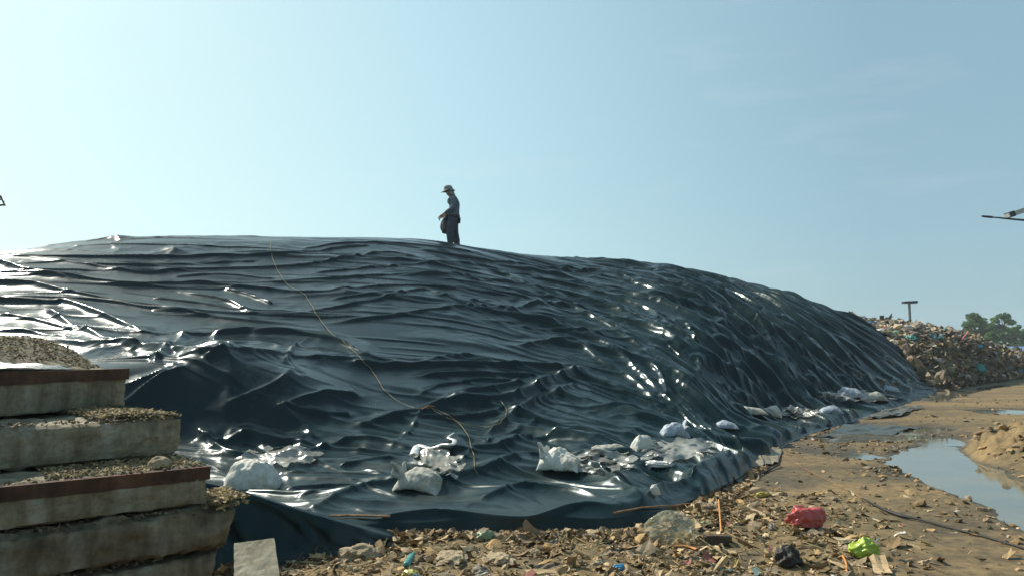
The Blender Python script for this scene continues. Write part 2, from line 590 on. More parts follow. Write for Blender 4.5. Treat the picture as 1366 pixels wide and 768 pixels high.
def seg_field(line3, rad):
    """distance, signed side and arc position from a 3D polyline for the vertices near it"""
    L = np.asarray(line3)
    # refine smoothly
    t = np.linspace(0, len(L) - 1, max(12, (len(L) - 1) * 10))
    L = catmull(L, t)
    lo, hi = L.min(0) - rad, L.max(0) + rad
    idx = np.where((P0[:, 0] > lo[0]) & (P0[:, 0] < hi[0]) & (P0[:, 1] > lo[1]) & (P0[:, 1] < hi[1]))[0]
    Q = P0[idx]
    best = np.full(len(idx), 1e9)
    side = np.zeros(len(idx))
    arc = np.zeros(len(idx))
    n = len(L) - 1
    for k in range(n):
        a, d = L[k], L[k + 1] - L[k]
        l2 = (d ** 2).sum() + 1e-12
        s = np.clip(((Q - a) @ d) / l2, 0, 1)
        w = Q - (a + s[:, None] * d)
        dist = np.sqrt((w ** 2).sum(1))
        m = dist < best
        best = np.where(m, dist, best)
        sd_ = d[0] * w[:, 1] - d[1] * w[:, 0]      # >0 : left of the line = uphill when it runs to the right
        side = np.where(m, sd_, side)
        arc = np.where(m, (k + s) / n, arc)
    return idx, best, side, arc


IDX = []
for fi, (h, wb, wf, pts) in enumerate(FOLDS):
    far = pts
    L3 = [P0[on_mound(*p)] for p in far]
    IDX.append([on_mound(*p) for p in far])
    dep = float(np.mean([p[1] for p in L3]))
    wob = .35
    idx, dist, side, arc = seg_field(L3, max(wb, wf) * 3.2)
    jit = perlin(P0[idx, 0] * 1.7 + fi, P0[idx, 1] * 1.7, 60 + fi) * .02
    dist = np.abs(dist + jit * (dist > .02))
    upw = np.where(side > 0, 1.0, 0.0)
    w = np.where(upw > 0, wb, wf)
    tail = sstep(0, .10, arc) * sstep(0, .10, 1 - arc)
    core = .014 + .0016 * dep
    mx_, my_ = np.mean([p[0] for p in pts]), np.mean([p[1] for p in pts])
    upf = (.40 if my_ < 440 else .62) if mx_ < 620 else 1.0
    body_ = np.where(upw > 0, np.clip(1 - dist / (wb * 1.5), 0, 1) ** 1.2, np.exp(-dist / wf * 1.2))
    hh = (upf * h * body_ + .20 * h * np.exp(-dist / core)) * (.55 + .45 * tail) * np.where((arc <= 0) | (arc >= 1), np.exp(-(dist / .3) ** 2), 1)
    hh *= .97 + .22 * (perlin(arc * 3 + fi * 3, np.zeros_like(arc) + fi, 77) + .3)
    H[idx] = np.maximum(H[idx], 0) * (1 - .5 * np.exp(-dist / w)) + hh

# --- crumpled patches (px centre, radius px, height)
CRUMPLE = [(270, 460, 170, 22, .09), (200, 321, 120, 14, .07), (350, 592, 90, 26, .07), (450, 503, 60, 14, .05),
           (590, 605, 60, 26, .05), (700, 540, 110, 40, .03), (455, 385, 40, 8, .05), (640, 482, 90, 10, .04), (860, 620, 90, 30, .05), (920, 600, 90, 30, .05),
           (420, 607, 120, 18, .04), (1150, 525, 90, 12, .08), (1030, 555, 90, 22, .06), (940, 400, 90, 30, .03), (1000, 450, 160, 60, .04)]
wx = P0[:, 0] + .25 * fbm(P0[:, 0] * 1.3, P0[:, 1] * 1.3, 81, 2)
wy = P0[:, 1] + .25 * fbm(P0[:, 0] * 1.3 + 9, P0[:, 1] * 1.3, 82, 2)
f1, f2 = worley(wx * 1.5, wy * 1.1, 5)
g1, g2 = worley(wx * 4.2, wy * 3.0, 6)
crk = np.minimum(f1, 1) ** 2 * 1.0 + np.minimum(g1, 1) ** 2 * .16
cmask = np.zeros(len(P0))
for px, py, rx, ry, hgt in CRUMPLE:
    c = P0[on_mound(px, py)]
    e1 = P0[on_mound(px + rx, py)] - c
    e2 = P0[on_mound(px, py - ry)] - P0[on_mound(px, py + ry)]
    r1 = max(np.linalg.norm(e1), .2)
    r2 = max(np.linalg.norm(e2) / 2, .2)
    d2 = ((P0[:, 0] - c[0]) / r1) ** 2 + ((P0[:, 1] - c[1]) / r2) ** 2
    g = np.exp(-d2 * 1.2) * hgt
    cmask = np.maximum(cmask, g)
H += (crk - .35) * cmask * 2.6
H += (crk - .35) * .02 * toe

# keep the sheet's crest line and its foot where they are
H *= np.where(VV > 1, np.exp(-((VV - 1) / .25) ** 2), 1) * (1 - .72 * sstep(.86, 1.0, VV) * sstep(3.8, 5.5, UU))
H *= sstep(-.004, .03, VV) * .85 + .15
Hs = H - .05

# --- let the film settle: a small cloth relaxation (edges keep their length, gravity, contact with the heap below),
#     coarse to fine, so that slack turns into real creases with taut panels between them
slack = (.006 + .042 * right * (.5 + .5 * m1) + .016 * low * m2 * (1 - .2 * toe) + .001) * (1 - .9 * calm) + .55 * np.clip(cmask, 0, .08)
PH0 = P0 + NRM * Hs[:, None]
GP, GB, GN = [a.reshape(NU, NV, 3).astype(np.float32) for a in (PH0, P0, NRM)]
GS = slack.reshape(NU, NV).astype(np.float32)
GPHI, GAL = phi.reshape(NU, NV).astype(np.float32), (along * 1.5).reshape(NU, NV).astype(np.float32)

GR = (right * sstep(0, .12, VV) * (1 - sstep(.85, 1.0, VV))).reshape(NU, NV).astype(np.float32)


def edge_sets(nu, nv):
    E = []
    for o in (0, 1):
        E.append(((slice(o, nu - 1, 2), slice(None)), (slice(o + 1, nu, 2), slice(None))))
        E.append(((slice(None), slice(o, nv - 1, 2)), (slice(None), slice(o + 1, nv, 2))))
    for o in (0, 1):
        E.append(((slice(o, nu - 1, 2), slice(0, nv - 1)), (slice(o + 1, nu, 2), slice(1, nv))))
        E.append(((slice(o, nu - 1, 2), slice(1, nv)), (slice(o + 1, nu, 2), slice(0, nv - 1))))
    return E


def bend_sets(nu, nv):
    B_ = []
    for o in range(4):
        k = [i for i in range(o, nu - 2, 4)]
        B_.append((slice(o, nu - 2, 4), 0))
        B_.append((slice(o, nv - 2, 4), 1))
    return B_


def relax(X, st, iters, grav, kb, seed, mem, jit):
    b_, n_, sl = GB[::st, ::st], GN[::st, ::st], GS[::st, ::st]
    ref = GP[::st, ::st]
    ph, al = GPHI[::st, ::st], GAL[::st, ::st]
    nu, nv = sl.shape
    r_ = np.random.default_rng(seed)
    X = X + n_ * (r_.normal(0, 1, (nu, nv, 1)).astype(np.float32) * jit * np.minimum(sl[..., None] * 40, 1) * np.clip(sl[..., None] * 200 - .4, 0, 1))
    free = np.ones((nu, nv, 1), np.float32)
    free[0] = free[-1] = 0
    free[:, 0] = 0
    free[:, vv[::st] > 1.35] = 0
    sets = []
    for A_, B_ in edge_sets(nu, nv):
        d = ref[B_] - ref[A_]
        L = np.sqrt((d ** 2).sum(-1))
        dp, da = np.abs(ph[B_] - ph[A_]), np.abs(al[B_] - al[A_])
        w = dp ** 2 / (dp ** 2 + da ** 2 + 1e-9)
        e = .5 * (sl[A_] + sl[B_]) * (.30 + .70 * w)
        sets.append((A_, B_, (L * (1 + e))))
    bs = []
    for s_, ax in bend_sets(nu, nv):
        n = nu if ax == 0 else nv
        s2 = slice(s_.start + 2, n, 4)
        ia = (s_, slice(None)) if ax == 0 else (slice(None), s_)
        ib = (s2, slice(None)) if ax == 0 else (slice(None), s2)
        m = min(X[ia].shape[ax], X[ib].shape[ax])
        d = ref[ib] - ref[ia]
        bs.append((ia, ib, np.sqrt((d ** 2).sum(-1))))
    mm = (mem * (1 - .92 * GR[::st, ::st]))[..., None]
    V = np.zeros_like(X)
    gvec = np.array([0, 0, -grav], np.float32)
    for it in range(iters):
        Xp = X.copy()
        X = X + (V * .90 + gvec) * free
        for A_, B_, rest in sets:
            d = X[B_] - X[A_]
            L = np.sqrt((d * d).sum(-1)) + 1e-8
            c = (.46 * (L - rest) / L)[..., None] * d
            X[A_] += c * free[A_]
            X[B_] -= c * free[B_]
        for A_, B_, rest in bs:
            d = X[B_] - X[A_]
            L = np.sqrt((d * d).sum(-1)) + 1e-8
            c = (kb * .5 * np.minimum(L - rest, 0) / L)[..., None] * d
            X[A_] += c * free[A_]
            X[B_] -= c * free[B_]
        off = ((X - b_) * n_).sum(-1)
        X += (np.maximum(-.05 - off, 0) - np.maximum(off - .50, 0))[..., None] * n_ * free
        X += mm * (ref - X) * free
        X += .010 * ((b_ - X) - ((b_ - X) * n_).sum(-1)[..., None] * n_) * free      # friction with the heap
        V = np.clip(X - Xp, -.02, .02)
    return X


def upsample(A_, ax, n):
    A_ = np.moveaxis(A_, ax, 0)
    pad = np.concatenate([2 * A_[:1] - A_[1:2], A_, 2 * A_[-1:] - A_[-2:-1]])
    mid = (-pad[:-3] + 9 * pad[1:-2] + 9 * pad[2:-1] - pad[3:]) / 16
    out = np.empty((2 * len(A_) - 1,) + A_.shape[1:], A_.dtype)
    out[0::2] = A_
    out[1::2] = mid
    return np.moveaxis(out, 0, ax)


X = GP[::4, ::4].copy()
X = relax(X, 4, 150, .0005, .15, 1, .06, .006)
dX = upsample(upsample(X - GP[::4, ::4], 0, 0), 1, 0)
X = relax(GP[::2, ::2] + dX, 2, 80, .0004, .25, 2, .06, .001)
dX = upsample(upsample(X - GP[::2, ::2], 0, 0), 1, 0)
X = relax(GP + dX, 1, 14, .0001, .6, 3, .08, .0)
for _ in range(2):                       # the film is thick enough to round off the finest kinks
    Y = X.copy()
    Y[1:-1] += .18 * (X[2:] + X[:-2] - 2 * X[1:-1])
    Y[:, 8:-1] += .16 * (X[:, 9:] + X[:, 7:-2] - 2 * X[:, 8:-1])
    X = Y
PT = X.reshape(-1, 3).astype(float)
foot = np.exp(-VV / .012)
PT[:, 1] += foot * .10 * fbm(P0[:, 0] * .9, P0[:, 1] * .9, 91, 3)
PT[:, 2] = np.maximum(PT[:, 2], .012 - foot * .03)
LINES = [[PT[i] for i in q] for q in IDX]
PT = upsample(upsample(PT.reshape(NU, NV, 3), 0, 0), 1, 0)
NU, NV = PT.shape[:2]
PT = PT.reshape(-1, 3)
# many hair-thin folds, long and nearly straight, densest on the right flank
PHU = upsample(upsample(GPHI, 0, 0), 1, 0)
ALU = upsample(GAL, 0, 0)[:, 0]
UUU = upsample(np.repeat(uu[:, None], 2, 1), 0, 0)[:, 0]
VVU = upsample(np.repeat(vv[None], 2, 0), 1, 0)[0]
NRU = upsample(upsample(NRM.reshape(-1, len(vv), 3), 0, 0), 1, 0)
PT3 = PT.reshape(NU, NV, 3)
D2 = np.zeros((NU, NV))
rf = np.random.default_rng(5)
for k_ in range(900):
    ust = rf.uniform(.8, NS - 1.0)
    rgt = float(sstep(5.5, 8.5, np.array(ust)))
    vst = rf.uniform(.05, 1.0)
    if rf.uniform() > .16 + .84 * rgt:
        continue
    iu = min(int(np.searchsorted(UUU, ust)), NU - 1)
    ph0 = PHU[iu, min(int(np.searchsorted(VVU, vst)), NV - 1)]
    ln = rf.uniform(2.5, 9.0)
    i0, i1 = np.searchsorted(ALU, ALU[iu] - ln / 2), np.searchsorted(ALU, ALU[iu] + ln / 2)
    if i1 - i0 < 12:
        continue
    da = ALU[i0:i1] - ALU[iu]
    line = ph0 + rf.normal(0, .06 + .07 * rgt) * da + rf.normal(0, .008) * da ** 2
    d_ = PHU[i0:i1] - line[:, None]
    tp = np.sin(np.pi * np.clip((da + ln / 2) / ln, 0, 1)) ** .6
    w_ = rf.uniform(.022, .045)
    D2[i0:i1] += rf.uniform(.014, .042) * tp[:, None] * np.exp(-(np.abs(d_) / np.where(d_ > 0, w_ * 1.8, w_)) ** 1.4)
D2 *= sstep(.01, .05, VVU)[None] * (VVU < 1.2)[None]
D2 *= 1 - .8 * upsample(upsample(calm.reshape(-1, len(vv)), 0, 0), 1, 0)
PT = (PT3 + NRU * D2[..., None]).reshape(-1, 3)

# the thin hard crease that runs along the top of each seen fold (film folded on itself, a few centimetres)
P0, P0s = PT.copy(), P0
N1 = upsample(upsample(NRM.reshape(-1, (NV + 1) // 2, 3), 0, 0), 1, 0).reshape(-1, 3)
for fi, L3 in enumerate(LINES):
    dep = float(np.mean([p[1] for p in L3]))
    w_ = .016 + .0011 * dep
    idx, dist, side, arc = seg_field(L3, .25)
    tail = sstep(0, .12, arc) * sstep(0, .12, 1 - arc)
    a_ = (.036 + .0014 * dep) * tail * (.65 + .6 * perlin(arc * 5 + fi, arc * 0 + fi, 78))
    PT[idx] += N1[idx] * (np.clip(a_, 0, 1) * np.exp(-(dist / w_) ** 1.3))[:, None]
P0 = P0s
VV = upsample(np.repeat(vv[None], 2, 0), 1, 0)[0]
VV = np.tile(VV, NU)

MT, nt, b = mat_new('black_plastic_film')
b.inputs['IOR'].default_value = 1.5
b.inputs['Specular Tint'].default_value = (.72, .99, 1.0, 1)
co = coords(nt)
geo = nt.nodes.new('ShaderNodeNewGeometry')
# dust film: patchy, lies thickest low down near the foot where the wind leaves it
dn = N(nt, 'ShaderNodeTexNoise', Scale=.9, Detail=8, Roughness=.68)
nt.links.new(co, dn.inputs['Vector'])
sx = nt.nodes.new('ShaderNodeSeparateXYZ')
nt.links.new(co, sx.inputs[0])
lowz = N(nt, 'ShaderNodeMapRange')
nt.links.new(sx.outputs['Z'], lowz.inputs['Value'])
lowz.inputs['From Min'].default_value = .5
lowz.inputs['From Max'].default_value = .05
lowz.inputs['To Min'].default_value = .0
lowz.inputs['To Max'].default_value = .22
ad = N(nt, 'ShaderNodeMath', operation='ADD')
nt.links.new(dn.outputs['Fac'], ad.inputs[0])
nt.links.new(lowz.outputs[0], ad.inputs[1])
nt.links.new(ramp(nt, ad.outputs[0], [(.45, (.0040, .0140, .0160)), (.66, (.0065, .0175, .0195)), (.86, (.034, .043, .042))]), b.inputs['Base Color'])
rr = ramp(nt, ad.outputs[0], [(.35, (.15,) * 3), (.75, (.32,) * 3)])
nt.links.new(rr, b.inputs['Roughness'])
b.inputs['Specular IOR Level'].default_value = .18
vn = N(nt, 'ShaderNodeTexNoise', Scale=2.0, Detail=3)
nt.links.new(co, vn.inputs['Vector'])
vm = N(nt, 'ShaderNodeVectorMath', operation='MULTIPLY_ADD')
nt.links.new(vn.outputs['Color'], vm.inputs[0])
vm.inputs[1].default_value = (.35, .35, .35)
nt.links.new(co, vm.inputs[2])
v1 = N(nt, 'ShaderNodeTexVoronoi', feature='F1', Scale=6.0)
nt.links.new(vm.outputs[0], v1.inputs['Vector'])
n1 = N(nt, 'ShaderNodeTexNoise', Scale=14, Detail=4, Roughness=.55)
nt.links.new(vm.outputs[0], n1.inputs['Vector'])
p = bump(nt, b, v1.outputs['Distance'], .02, .05)
bump(nt, b, n1.outputs['Fac'], .025, .02, p)

tarp = np_mesh('plastic_tarp', PT, grid_faces(NU, NV)[:, ::-1], MT)
tag(tarp, 'huge creased black plastic sheet draped over the whole mound', 'tarp')

PXT, PYT = project(PT)
_sub = np.where((VV <= 1.0))[0][::2]


def on_tarp(px, py):                     # the sheet's real surface point seen along that line
    i = _sub[np.argmin((PXT[_sub] - px) ** 2 + (PYT[_sub] - py) ** 2)]
    return PT[i]


_NX = PT.reshape(NU, NV, 3)


def tarp_z(x, y):
    i = np.argmin((PT[:, 0] - x) ** 2 + (PT[:, 1] - y) ** 2)
    return float(PT[i, 2])
# ------------------------------------------------------------------ ground
def pip(x, y, poly):
    ins = np.zeros(x.shape, bool)
    n = len(poly)
    j = n - 1
    for i in range(n):
        xi, yi = poly[i]
        xj, yj = poly[j]
        c = ((yi > y) != (yj > y)) & (x < (xj - xi) * (y - yi) / (yj - yi + 1e-12) + xi)
        ins ^= c
        j = i
    return ins


def poly_sd(x, y, poly):                # signed distance, negative inside
    d = np.full(x.shape, 1e9)
    n = len(poly)
    for i in range(n):
        ax, ay = poly[i]
        bx, by = poly[(i + 1) % n]
        ex, ey = bx - ax, by - ay
        t = np.clip(((x - ax) * ex + (y - ay) * ey) / (ex * ex + ey * ey + 1e-12), 0, 1)
        d = np.minimum(d, np.hypot(x - ax - t * ex, y - ay - t * ey))
    return np.where(pip(x, y, poly), -d, d)


PUD = [[(1188, 612), (1221, 587), (1250, 580), (1290, 584), (1304, 612), (1331, 622), (1345, 631), (1385, 645), (1470, 665), (1470, 735), (1366, 698), (1315, 668), (1247, 645), (1225, 630), (1200, 619)],
       [(1090, 580), (1130, 573), (1180, 571), (1225, 574), (1215, 582), (1160, 588), (1100, 586)],
       [(1212, 568), (1245, 565), (1268, 570), (1240, 574)],
       [(1290, 546), (1330, 543), (1400, 545), (1400, 550), (1320, 551)],
       [(1230, 533), (1262, 523), (1300, 517), (1335, 511), (1340, 514), (1300, 522), (1260, 533)],
       [(1130, 603), (1150, 600), (1172, 606), (1150, 610)]]
PUDP = [[tuple(gp(*p)[:2]) for p in q] for q in PUD]
_foot = mound_base(np.linspace(0, NS - 1, 60), np.full(60, .035))[:, :2]
_back = mound_base(np.linspace(NS - 1, 0, 30), np.full(30, 1.45))[:, :2]
UNDER = [tuple(p) for p in np.vstack([_foot, _back])]
BANK = gp(1356, 610)[:2]
RUB = gp(1020, 690)[:2]
MUD = gp(1165, 580)[:2]
_wl = -.045


def ground_z(x, y):
    x = np.asarray(x, float)
    y = np.asarray(y, float)
    near = np.exp(-np.maximum(y - 14, 0) / 14)
    z = .030 * fbm(x * .55, y * .55, 101, 3)
    rough = .35 + .65 * sstep(-.1, .35, fbm(x * .4 + 3, y * .4, 103, 2))
    rub = np.exp(-((x - RUB[0]) / 1.25) ** 2 - ((y - RUB[1]) / 1.3) ** 2)
    fore = 1 - sstep(5.4, 7.2, y + .25 * np.maximum(x - .9, 0))
    z = z + (.022 * fbm(x * 3.1, y * 3.1, 104, 4) * rough + .05 * rub + .05 * rub * fbm(x * 2.2, y * 2.2, 105, 3)) * near
    z = z + .03 * fore * fbm(x * 2.6, y * 2.6, 106, 4) * near
    # wheel ruts of the track, running off to the right
    t = (x - 2.2) - (y - 6) * .52
    z = z + near * (.022 * ridged(t * .62 + .15 * fbm(x * .3, y * .3, 107, 2), 1.6) * sstep(-.6, .6, t) - .02 * np.exp(-(t / 1.6) ** 2))
    bk = np.exp(-((x - BANK[0] - .55) / .95) ** 4 - ((y - BANK[1] - .3) / 1.7) ** 4)
    z = z + bk * (.36 + .26 * fbm(x * 1.6, y * 1.6, 108, 4) + .13 * fbm(x * 5, y * 5, 109, 4))
    bas = np.exp(-((x - MUD[0]) / 3.4) ** 2 - ((y - MUD[1]) / 3.6) ** 2)
    z = z - bas * (.020 - .05 * fbm(x * 1.4, y * 1.4, 112, 4))
    shape = np.shape(z)
    xf, yf, zf = np.ravel(x * np.ones(shape)), np.ravel(y * np.ones(shape)), np.ravel(z).copy()
    wob = .22 * fbm(xf * 1.1, yf * 1.1, 110, 4)
    for k, q in enumerate(PUDP):
        q_ = np.array(q)
        m = np.where((xf > q_[:, 0].min() - 1.5) & (xf < q_[:, 0].max() + 1.5) & (yf > q_[:, 1].min() - 1.5) & (yf < q_[:, 1].max() + 1.5))[0]
        if len(m) == 0:
            continue
        s = poly_sd(xf[m], yf[m], q) + wob[m] * (.9 if k == 0 else .6)
        dep = 1 - sstep(-.22, .28, s)
        zf[m] = zf[m] * (1 - dep * .8) - .085 * dep
    m = np.where((yf > 5) & (yf < 60) & (np.abs(xf) < 40))[0]
    if len(m):
        ins = pip(xf[m], yf[m], UNDER)
        zf[m] = np.where(ins, -.35, zf[m])
    return zf.reshape(shape)


ys = np.concatenate([[-60, -30, -15, -8, -4, -2, -.5, .6, 1.4, 2.0, 2.5], np.geomspace(2.9, 45, 640), np.geomspace(47, 420, 30)])
ss = np.concatenate([-np.geomspace(2.2, .92, 40), np.linspace(-.9, .9, 760), np.geomspace(.92, 2.2, 40)])
YY, SS_ = np.meshgrid(ys, ss, indexing='ij')
XX = SS_ * (np.maximum(YY, 0) + 2.2) * np.where(YY < 0, 2.5, 1.0)
ZZ = ground_z(XX, YY)
GV = np.column_stack([XX.ravel(), YY.ravel(), ZZ.ravel()])
MG, nt, b = mat_new('dirt_ground')
co = coords(nt)
na = N(nt, 'ShaderNodeTexNoise', Scale=.55, Detail=8, Roughness=.62)
nb = N(nt, 'ShaderNodeTexNoise', Scale=9, Detail=8, Roughness=.7)
nc = N(nt, 'ShaderNodeTexNoise', Scale=70, Detail=4, Roughness=.7)
mpg = nt.nodes.new('ShaderNodeMapping')
mpg.inputs['Rotation'].default_value = (0, 0, R(62))
mpg.inputs['Scale'].default_value = (.25, 1.6, 1)
nt.links.new(co, mpg.inputs['Vector'])
nt.links.new(mpg.outputs['Vector'], na.inputs['Vector'])
for n_ in (nb, nc):
    nt.links.new(co, n_.inputs['Vector'])
base_c = ramp(nt, na.outputs['Fac'], [(.30, (.095, .070, .038)), (.48, (.165, .122, .060)), (.62, (.24, .162, .074)), (.75, (.185, .142, .078))])
det = ramp(nt, nb.outputs['Fac'], [(.30, (.45, .43, .40)), (.55, (1, 1, 1)), (.75, (1.25, 1.22, 1.15))])
mg = N(nt, 'ShaderNodeMix', data_type='RGBA', blend_type='MULTIPLY')
mg.inputs['Factor'].default_value = .9
nt.links.new(base_c, mg.inputs[6])
nt.links.new(det, mg.inputs[7])
# wet mud: low-lying soil near the water is darker and smoother
sz = nt.nodes.new('ShaderNodeSeparateXYZ')
nt.links.new(co, sz.inputs[0])
wz = N(nt, 'ShaderNodeMath', operation='MULTIPLY_ADD')
nt.links.new(nb.outputs['Fac'], wz.inputs[0])
wz.inputs[1].default_value = .05
nt.links.new(sz.outputs['Z'], wz.inputs[2])
wet = N(nt, 'ShaderNodeMapRange')
wet.inputs['From Min'].default_value = .030
wet.inputs['From Max'].default_value = -.016
nt.links.new(wz.outputs[0], wet.inputs['Value'])
mw = N(nt, 'ShaderNodeMix', data_type='RGBA', blend_type='MULTIPLY')
nt.links.new(wet.outputs[0], mw.inputs['Factor'])
nt.links.new(mg.outputs[2], mw.inputs[6])
mw.inputs[7].default_value = (.42, .42, .42, 1)
nt.links.new(mw.outputs[2], b.inputs['Base Color'])
rw = ramp(nt, wet.outputs[0], [(0, (.92,) * 3), (1, (.42,) * 3)])
nt.links.new(rw, b.inputs['Roughness'])
b.inputs['Specular IOR Level'].default_value = .3
p = bump(nt, b, nb.outputs['Fac'], .55, .03)
bump(nt, b, nc.outputs['Fac'], .6, .008, p)
ground = np_mesh('ground', GV, grid_faces(len(ys), len(ss))[:, ::-1], MG)
tag(ground, 'brown rutted dirt ground of the dump', 'ground', kind='structure')

MWt, nt, b = mat_new('muddy_water')
b.inputs['Base Color'].default_value = (.13, .13, .10, 1)
rn_ = N(nt, 'ShaderNodeTexNoise', Scale=1.3, Detail=6, Roughness=.65)
nt.links.new(coords(nt), rn_.inputs['Vector'])
nt.links.new(ramp(nt, rn_.outputs['Fac'], [(.45, (.03,) * 3), (.62, (.10,) * 3), (.72, (.35,) * 3)]), b.inputs['Roughness'])
nt.links.new(ramp(nt, rn_.outputs['Fac'], [(.4, (.11, .11, .085)), (.72, (.17, .155, .11))]), b.inputs['Base Color'])
b.inputs['Specular IOR Level'].default_value = .6
nw = N(nt, 'ShaderNodeTexNoise', Scale=3, Detail=3)
nt.links.new(coords(nt), nw.inputs['Vector'])
bump(nt, b, nw.outputs['Fac'], .03, .02)
for lab_, ks in (('pale muddy puddles winding along the track beside the dirt bank', (0, 1, 2, 5)), ('distant thin puddle on the far track', (3,)), ('muddy water lying along the foot of the garbage heap', (4,))):
    q_ = np.array([p_ for k in ks for p_ in PUDP[k]])
    lo, hi = q_.min(0) - .3, q_.max(0) + .3
    o = np_mesh('puddle', [(lo[0], lo[1], _wl), (hi[0], lo[1], _wl), (hi[0], hi[1], _wl), (lo[0], hi[1], _wl)], [[0, 1, 2, 3]], MWt, smooth=False)
    tag(o, lab_, 'puddle', kind='structure')
    _wl += .003


# ------------------------------------------------------------------ many small pieces as one mesh
def ico(sub):
    bm = bmesh.new()
    bmesh.ops.create_icosphere(bm, subdivisions=sub, radius=1)
    bm.verts.ensure_lookup_table()
    v = np.array([x.co[:] for x in bm.verts])
    f = np.array([[q.index for q in p.verts] for p in bm.faces])
    bm.free()
    return v, f


ICO1, ICO2, ICO3 = ico(1), ico(2), ico(3)


def sheet(n=4):
    g = np.linspace(-1, 1, n)
    a, b_ = np.meshgrid(g, g, indexing='ij')
    v = np.column_stack([a.ravel(), b_.ravel(), np.zeros(n * n)])
    q = grid_faces(n, n)
    f = np.vstack([q[:, [0, 1, 2]], q[:, [0, 2, 3]]])
    return v, f


SHEET = sheet(4)


def rot_mats(n, tilt):
    az = rng.uniform(0, 2 * np.pi, n)
    a = rng.normal(0, tilt, n)
    c = rng.normal(0, tilt, n)
    def rx(t):
        m = np.zeros((n, 3, 3)); m[:, 0, 0] = 1; m[:, 1, 1] = np.cos(t); m[:, 1, 2] = -np.sin(t); m[:, 2, 1] = np.sin(t); m[:, 2, 2] = np.cos(t); return m
    def ry(t):
        m = np.zeros((n, 3, 3)); m[:, 1, 1] = 1; m[:, 0, 0] = np.cos(t); m[:, 0, 2] = np.sin(t); m[:, 2, 0] = -np.sin(t); m[:, 2, 2] = np.cos(t); return m
    def rz(t):
        m = np.zeros((n, 3, 3)); m[:, 2, 2] = 1; m[:, 0, 0] = np.cos(t); m[:, 0, 1] = -np.sin(t); m[:, 1, 0] = np.sin(t); m[:, 1, 1] = np.cos(t); return m
    return rz(az) @ rx(a) @ ry(c)


def pieces(tmpl, pos, size, col, jitter=.22, tilt=.4, bend=0.0):
    v, f = tmpl
    n = len(pos)
    V = np.repeat(v[None], n, 0)
    V = V * (1 + rng.normal(0, jitter, (n, len(v), 1)))
    if bend:
        k = rng.normal(0, bend, (n, 2))
        V[:, :, 2] += k[:, 0:1] * V[:, :, 0] ** 2 + k[:, 1:2] * V[:, :, 1] ** 2 + rng.normal(0, bend * .35, (n, len(v)))
    V = V * np.asarray(size)[:, None, :]
    V = np.einsum('nij,nvj->nvi', rot_mats(n, tilt), V)
    V = V + np.asarray(pos)[:, None, :]
    Fc = f[None] + (np.arange(n) * len(v))[:, None, None]
    C = np.repeat(np.asarray(col)[:, None, :], len(v), 1)
    return V.reshape(-1, 3), Fc.reshape(-1, 3), C.reshape(-1, 3)


def merge(parts):
    V, Fc, C, o = [], [], [], 0
    for v, f, c in parts:
        V.append(v); Fc.append(f + o); C.append(c); o += len(v)
    return np.vstack(V), np.vstack(Fc), np.vstack(C)


def piece_mat(name, rough=.8, spec=.3, bs=40):
    m, nt, b = mat_new(name)
    at_ = N(nt, 'ShaderNodeAttribute', attribute_name='piece')
    n = N(nt, 'ShaderNodeTexNoise', Scale=bs, Detail=4, Roughness=.7)
    nt.links.new(coords(nt), n.inputs['Vector'])
    r_ = ramp(nt, n.outputs['Fac'], [(.25, (.55, .53, .50)), (.7, (1.15, 1.15, 1.12))])
    mx = N(nt, 'ShaderNodeMix', data_type='RGBA', blend_type='MULTIPLY')
    mx.inputs['Factor'].default_value = 1
    nt.links.new(at_.outputs['Color'], mx.inputs[6])
    nt.links.new(r_, mx.inputs[7])
    nt.links.new(mx.outputs[2], b.inputs['Base Color'])
    b.inputs['Roughness'].default_value = rough
    b.inputs['Specular IOR Level'].default_value = spec
    bump(nt, b, n.outputs['Fac'], .5, .01)
    return m


EARTH = np.array([1.32, 1.18, 1.0]) * np.array([(.27, .21, .13), (.20, .15, .09), (.13, .10, .06), (.34, .28, .19), (.24, .20, .15), (.10, .085, .06), (.30, .22, .12), (.40, .34, .25), (.17, .15, .12)])
ODD = np.array([(.36, .16, .07), (.45, .42, .36), (.20, .23, .12), (.12, .20, .20), (.42, .30, .10), (.55, .53, .47), (.30, .12, .10)])


def pick(pal, n, var=.18):
    return pal[rng.integers(0, len(pal), n)] * rng.uniform(1 - var, 1 + var, (n, 1))


def scatter(n, x0, x1, y0, y1, dens):
    x = rng.uniform(x0, x1, n)
    y = rng.uniform(y0, y1, n)
    k = rng.uniform(0, 1, n) < dens(x, y)
    return x[k], y[k]


_footline = mound_base(np.linspace(0, NS - 1, 200), np.zeros(200))[:, :2]
_slabpoly = [(-4.5, 2.2), (-1.2, 2.2), (-1.0, 3.3), (-1.9, 4.9), (-4.5, 4.9)]


def clear_of_tarp(x, y, lim=.05):
    inside = pip(x, y, [tuple(p) for p in _footline] + [(25, 40), (-30, 40)])
    return ~inside


def d_fore(x, y):
    foot = np.interp(x, _footline[:60, 0], _footline[:60, 1], left=6.2)
    d = np.where(clear_of_tarp(x, y), 1.0, 0.0)
    right_ = 1 - sstep(1.1, 3.4, x - (y - 5) * .25)
    patch = .35 + .65 * sstep(-.25, .25, fbm(x * 1.3, y * 1.3, 120, 3))
    return d * (.02 + .98 * right_ * patch) * np.where((x < -1.05) & (y < 4.0) & (x > -4), 0, 1)


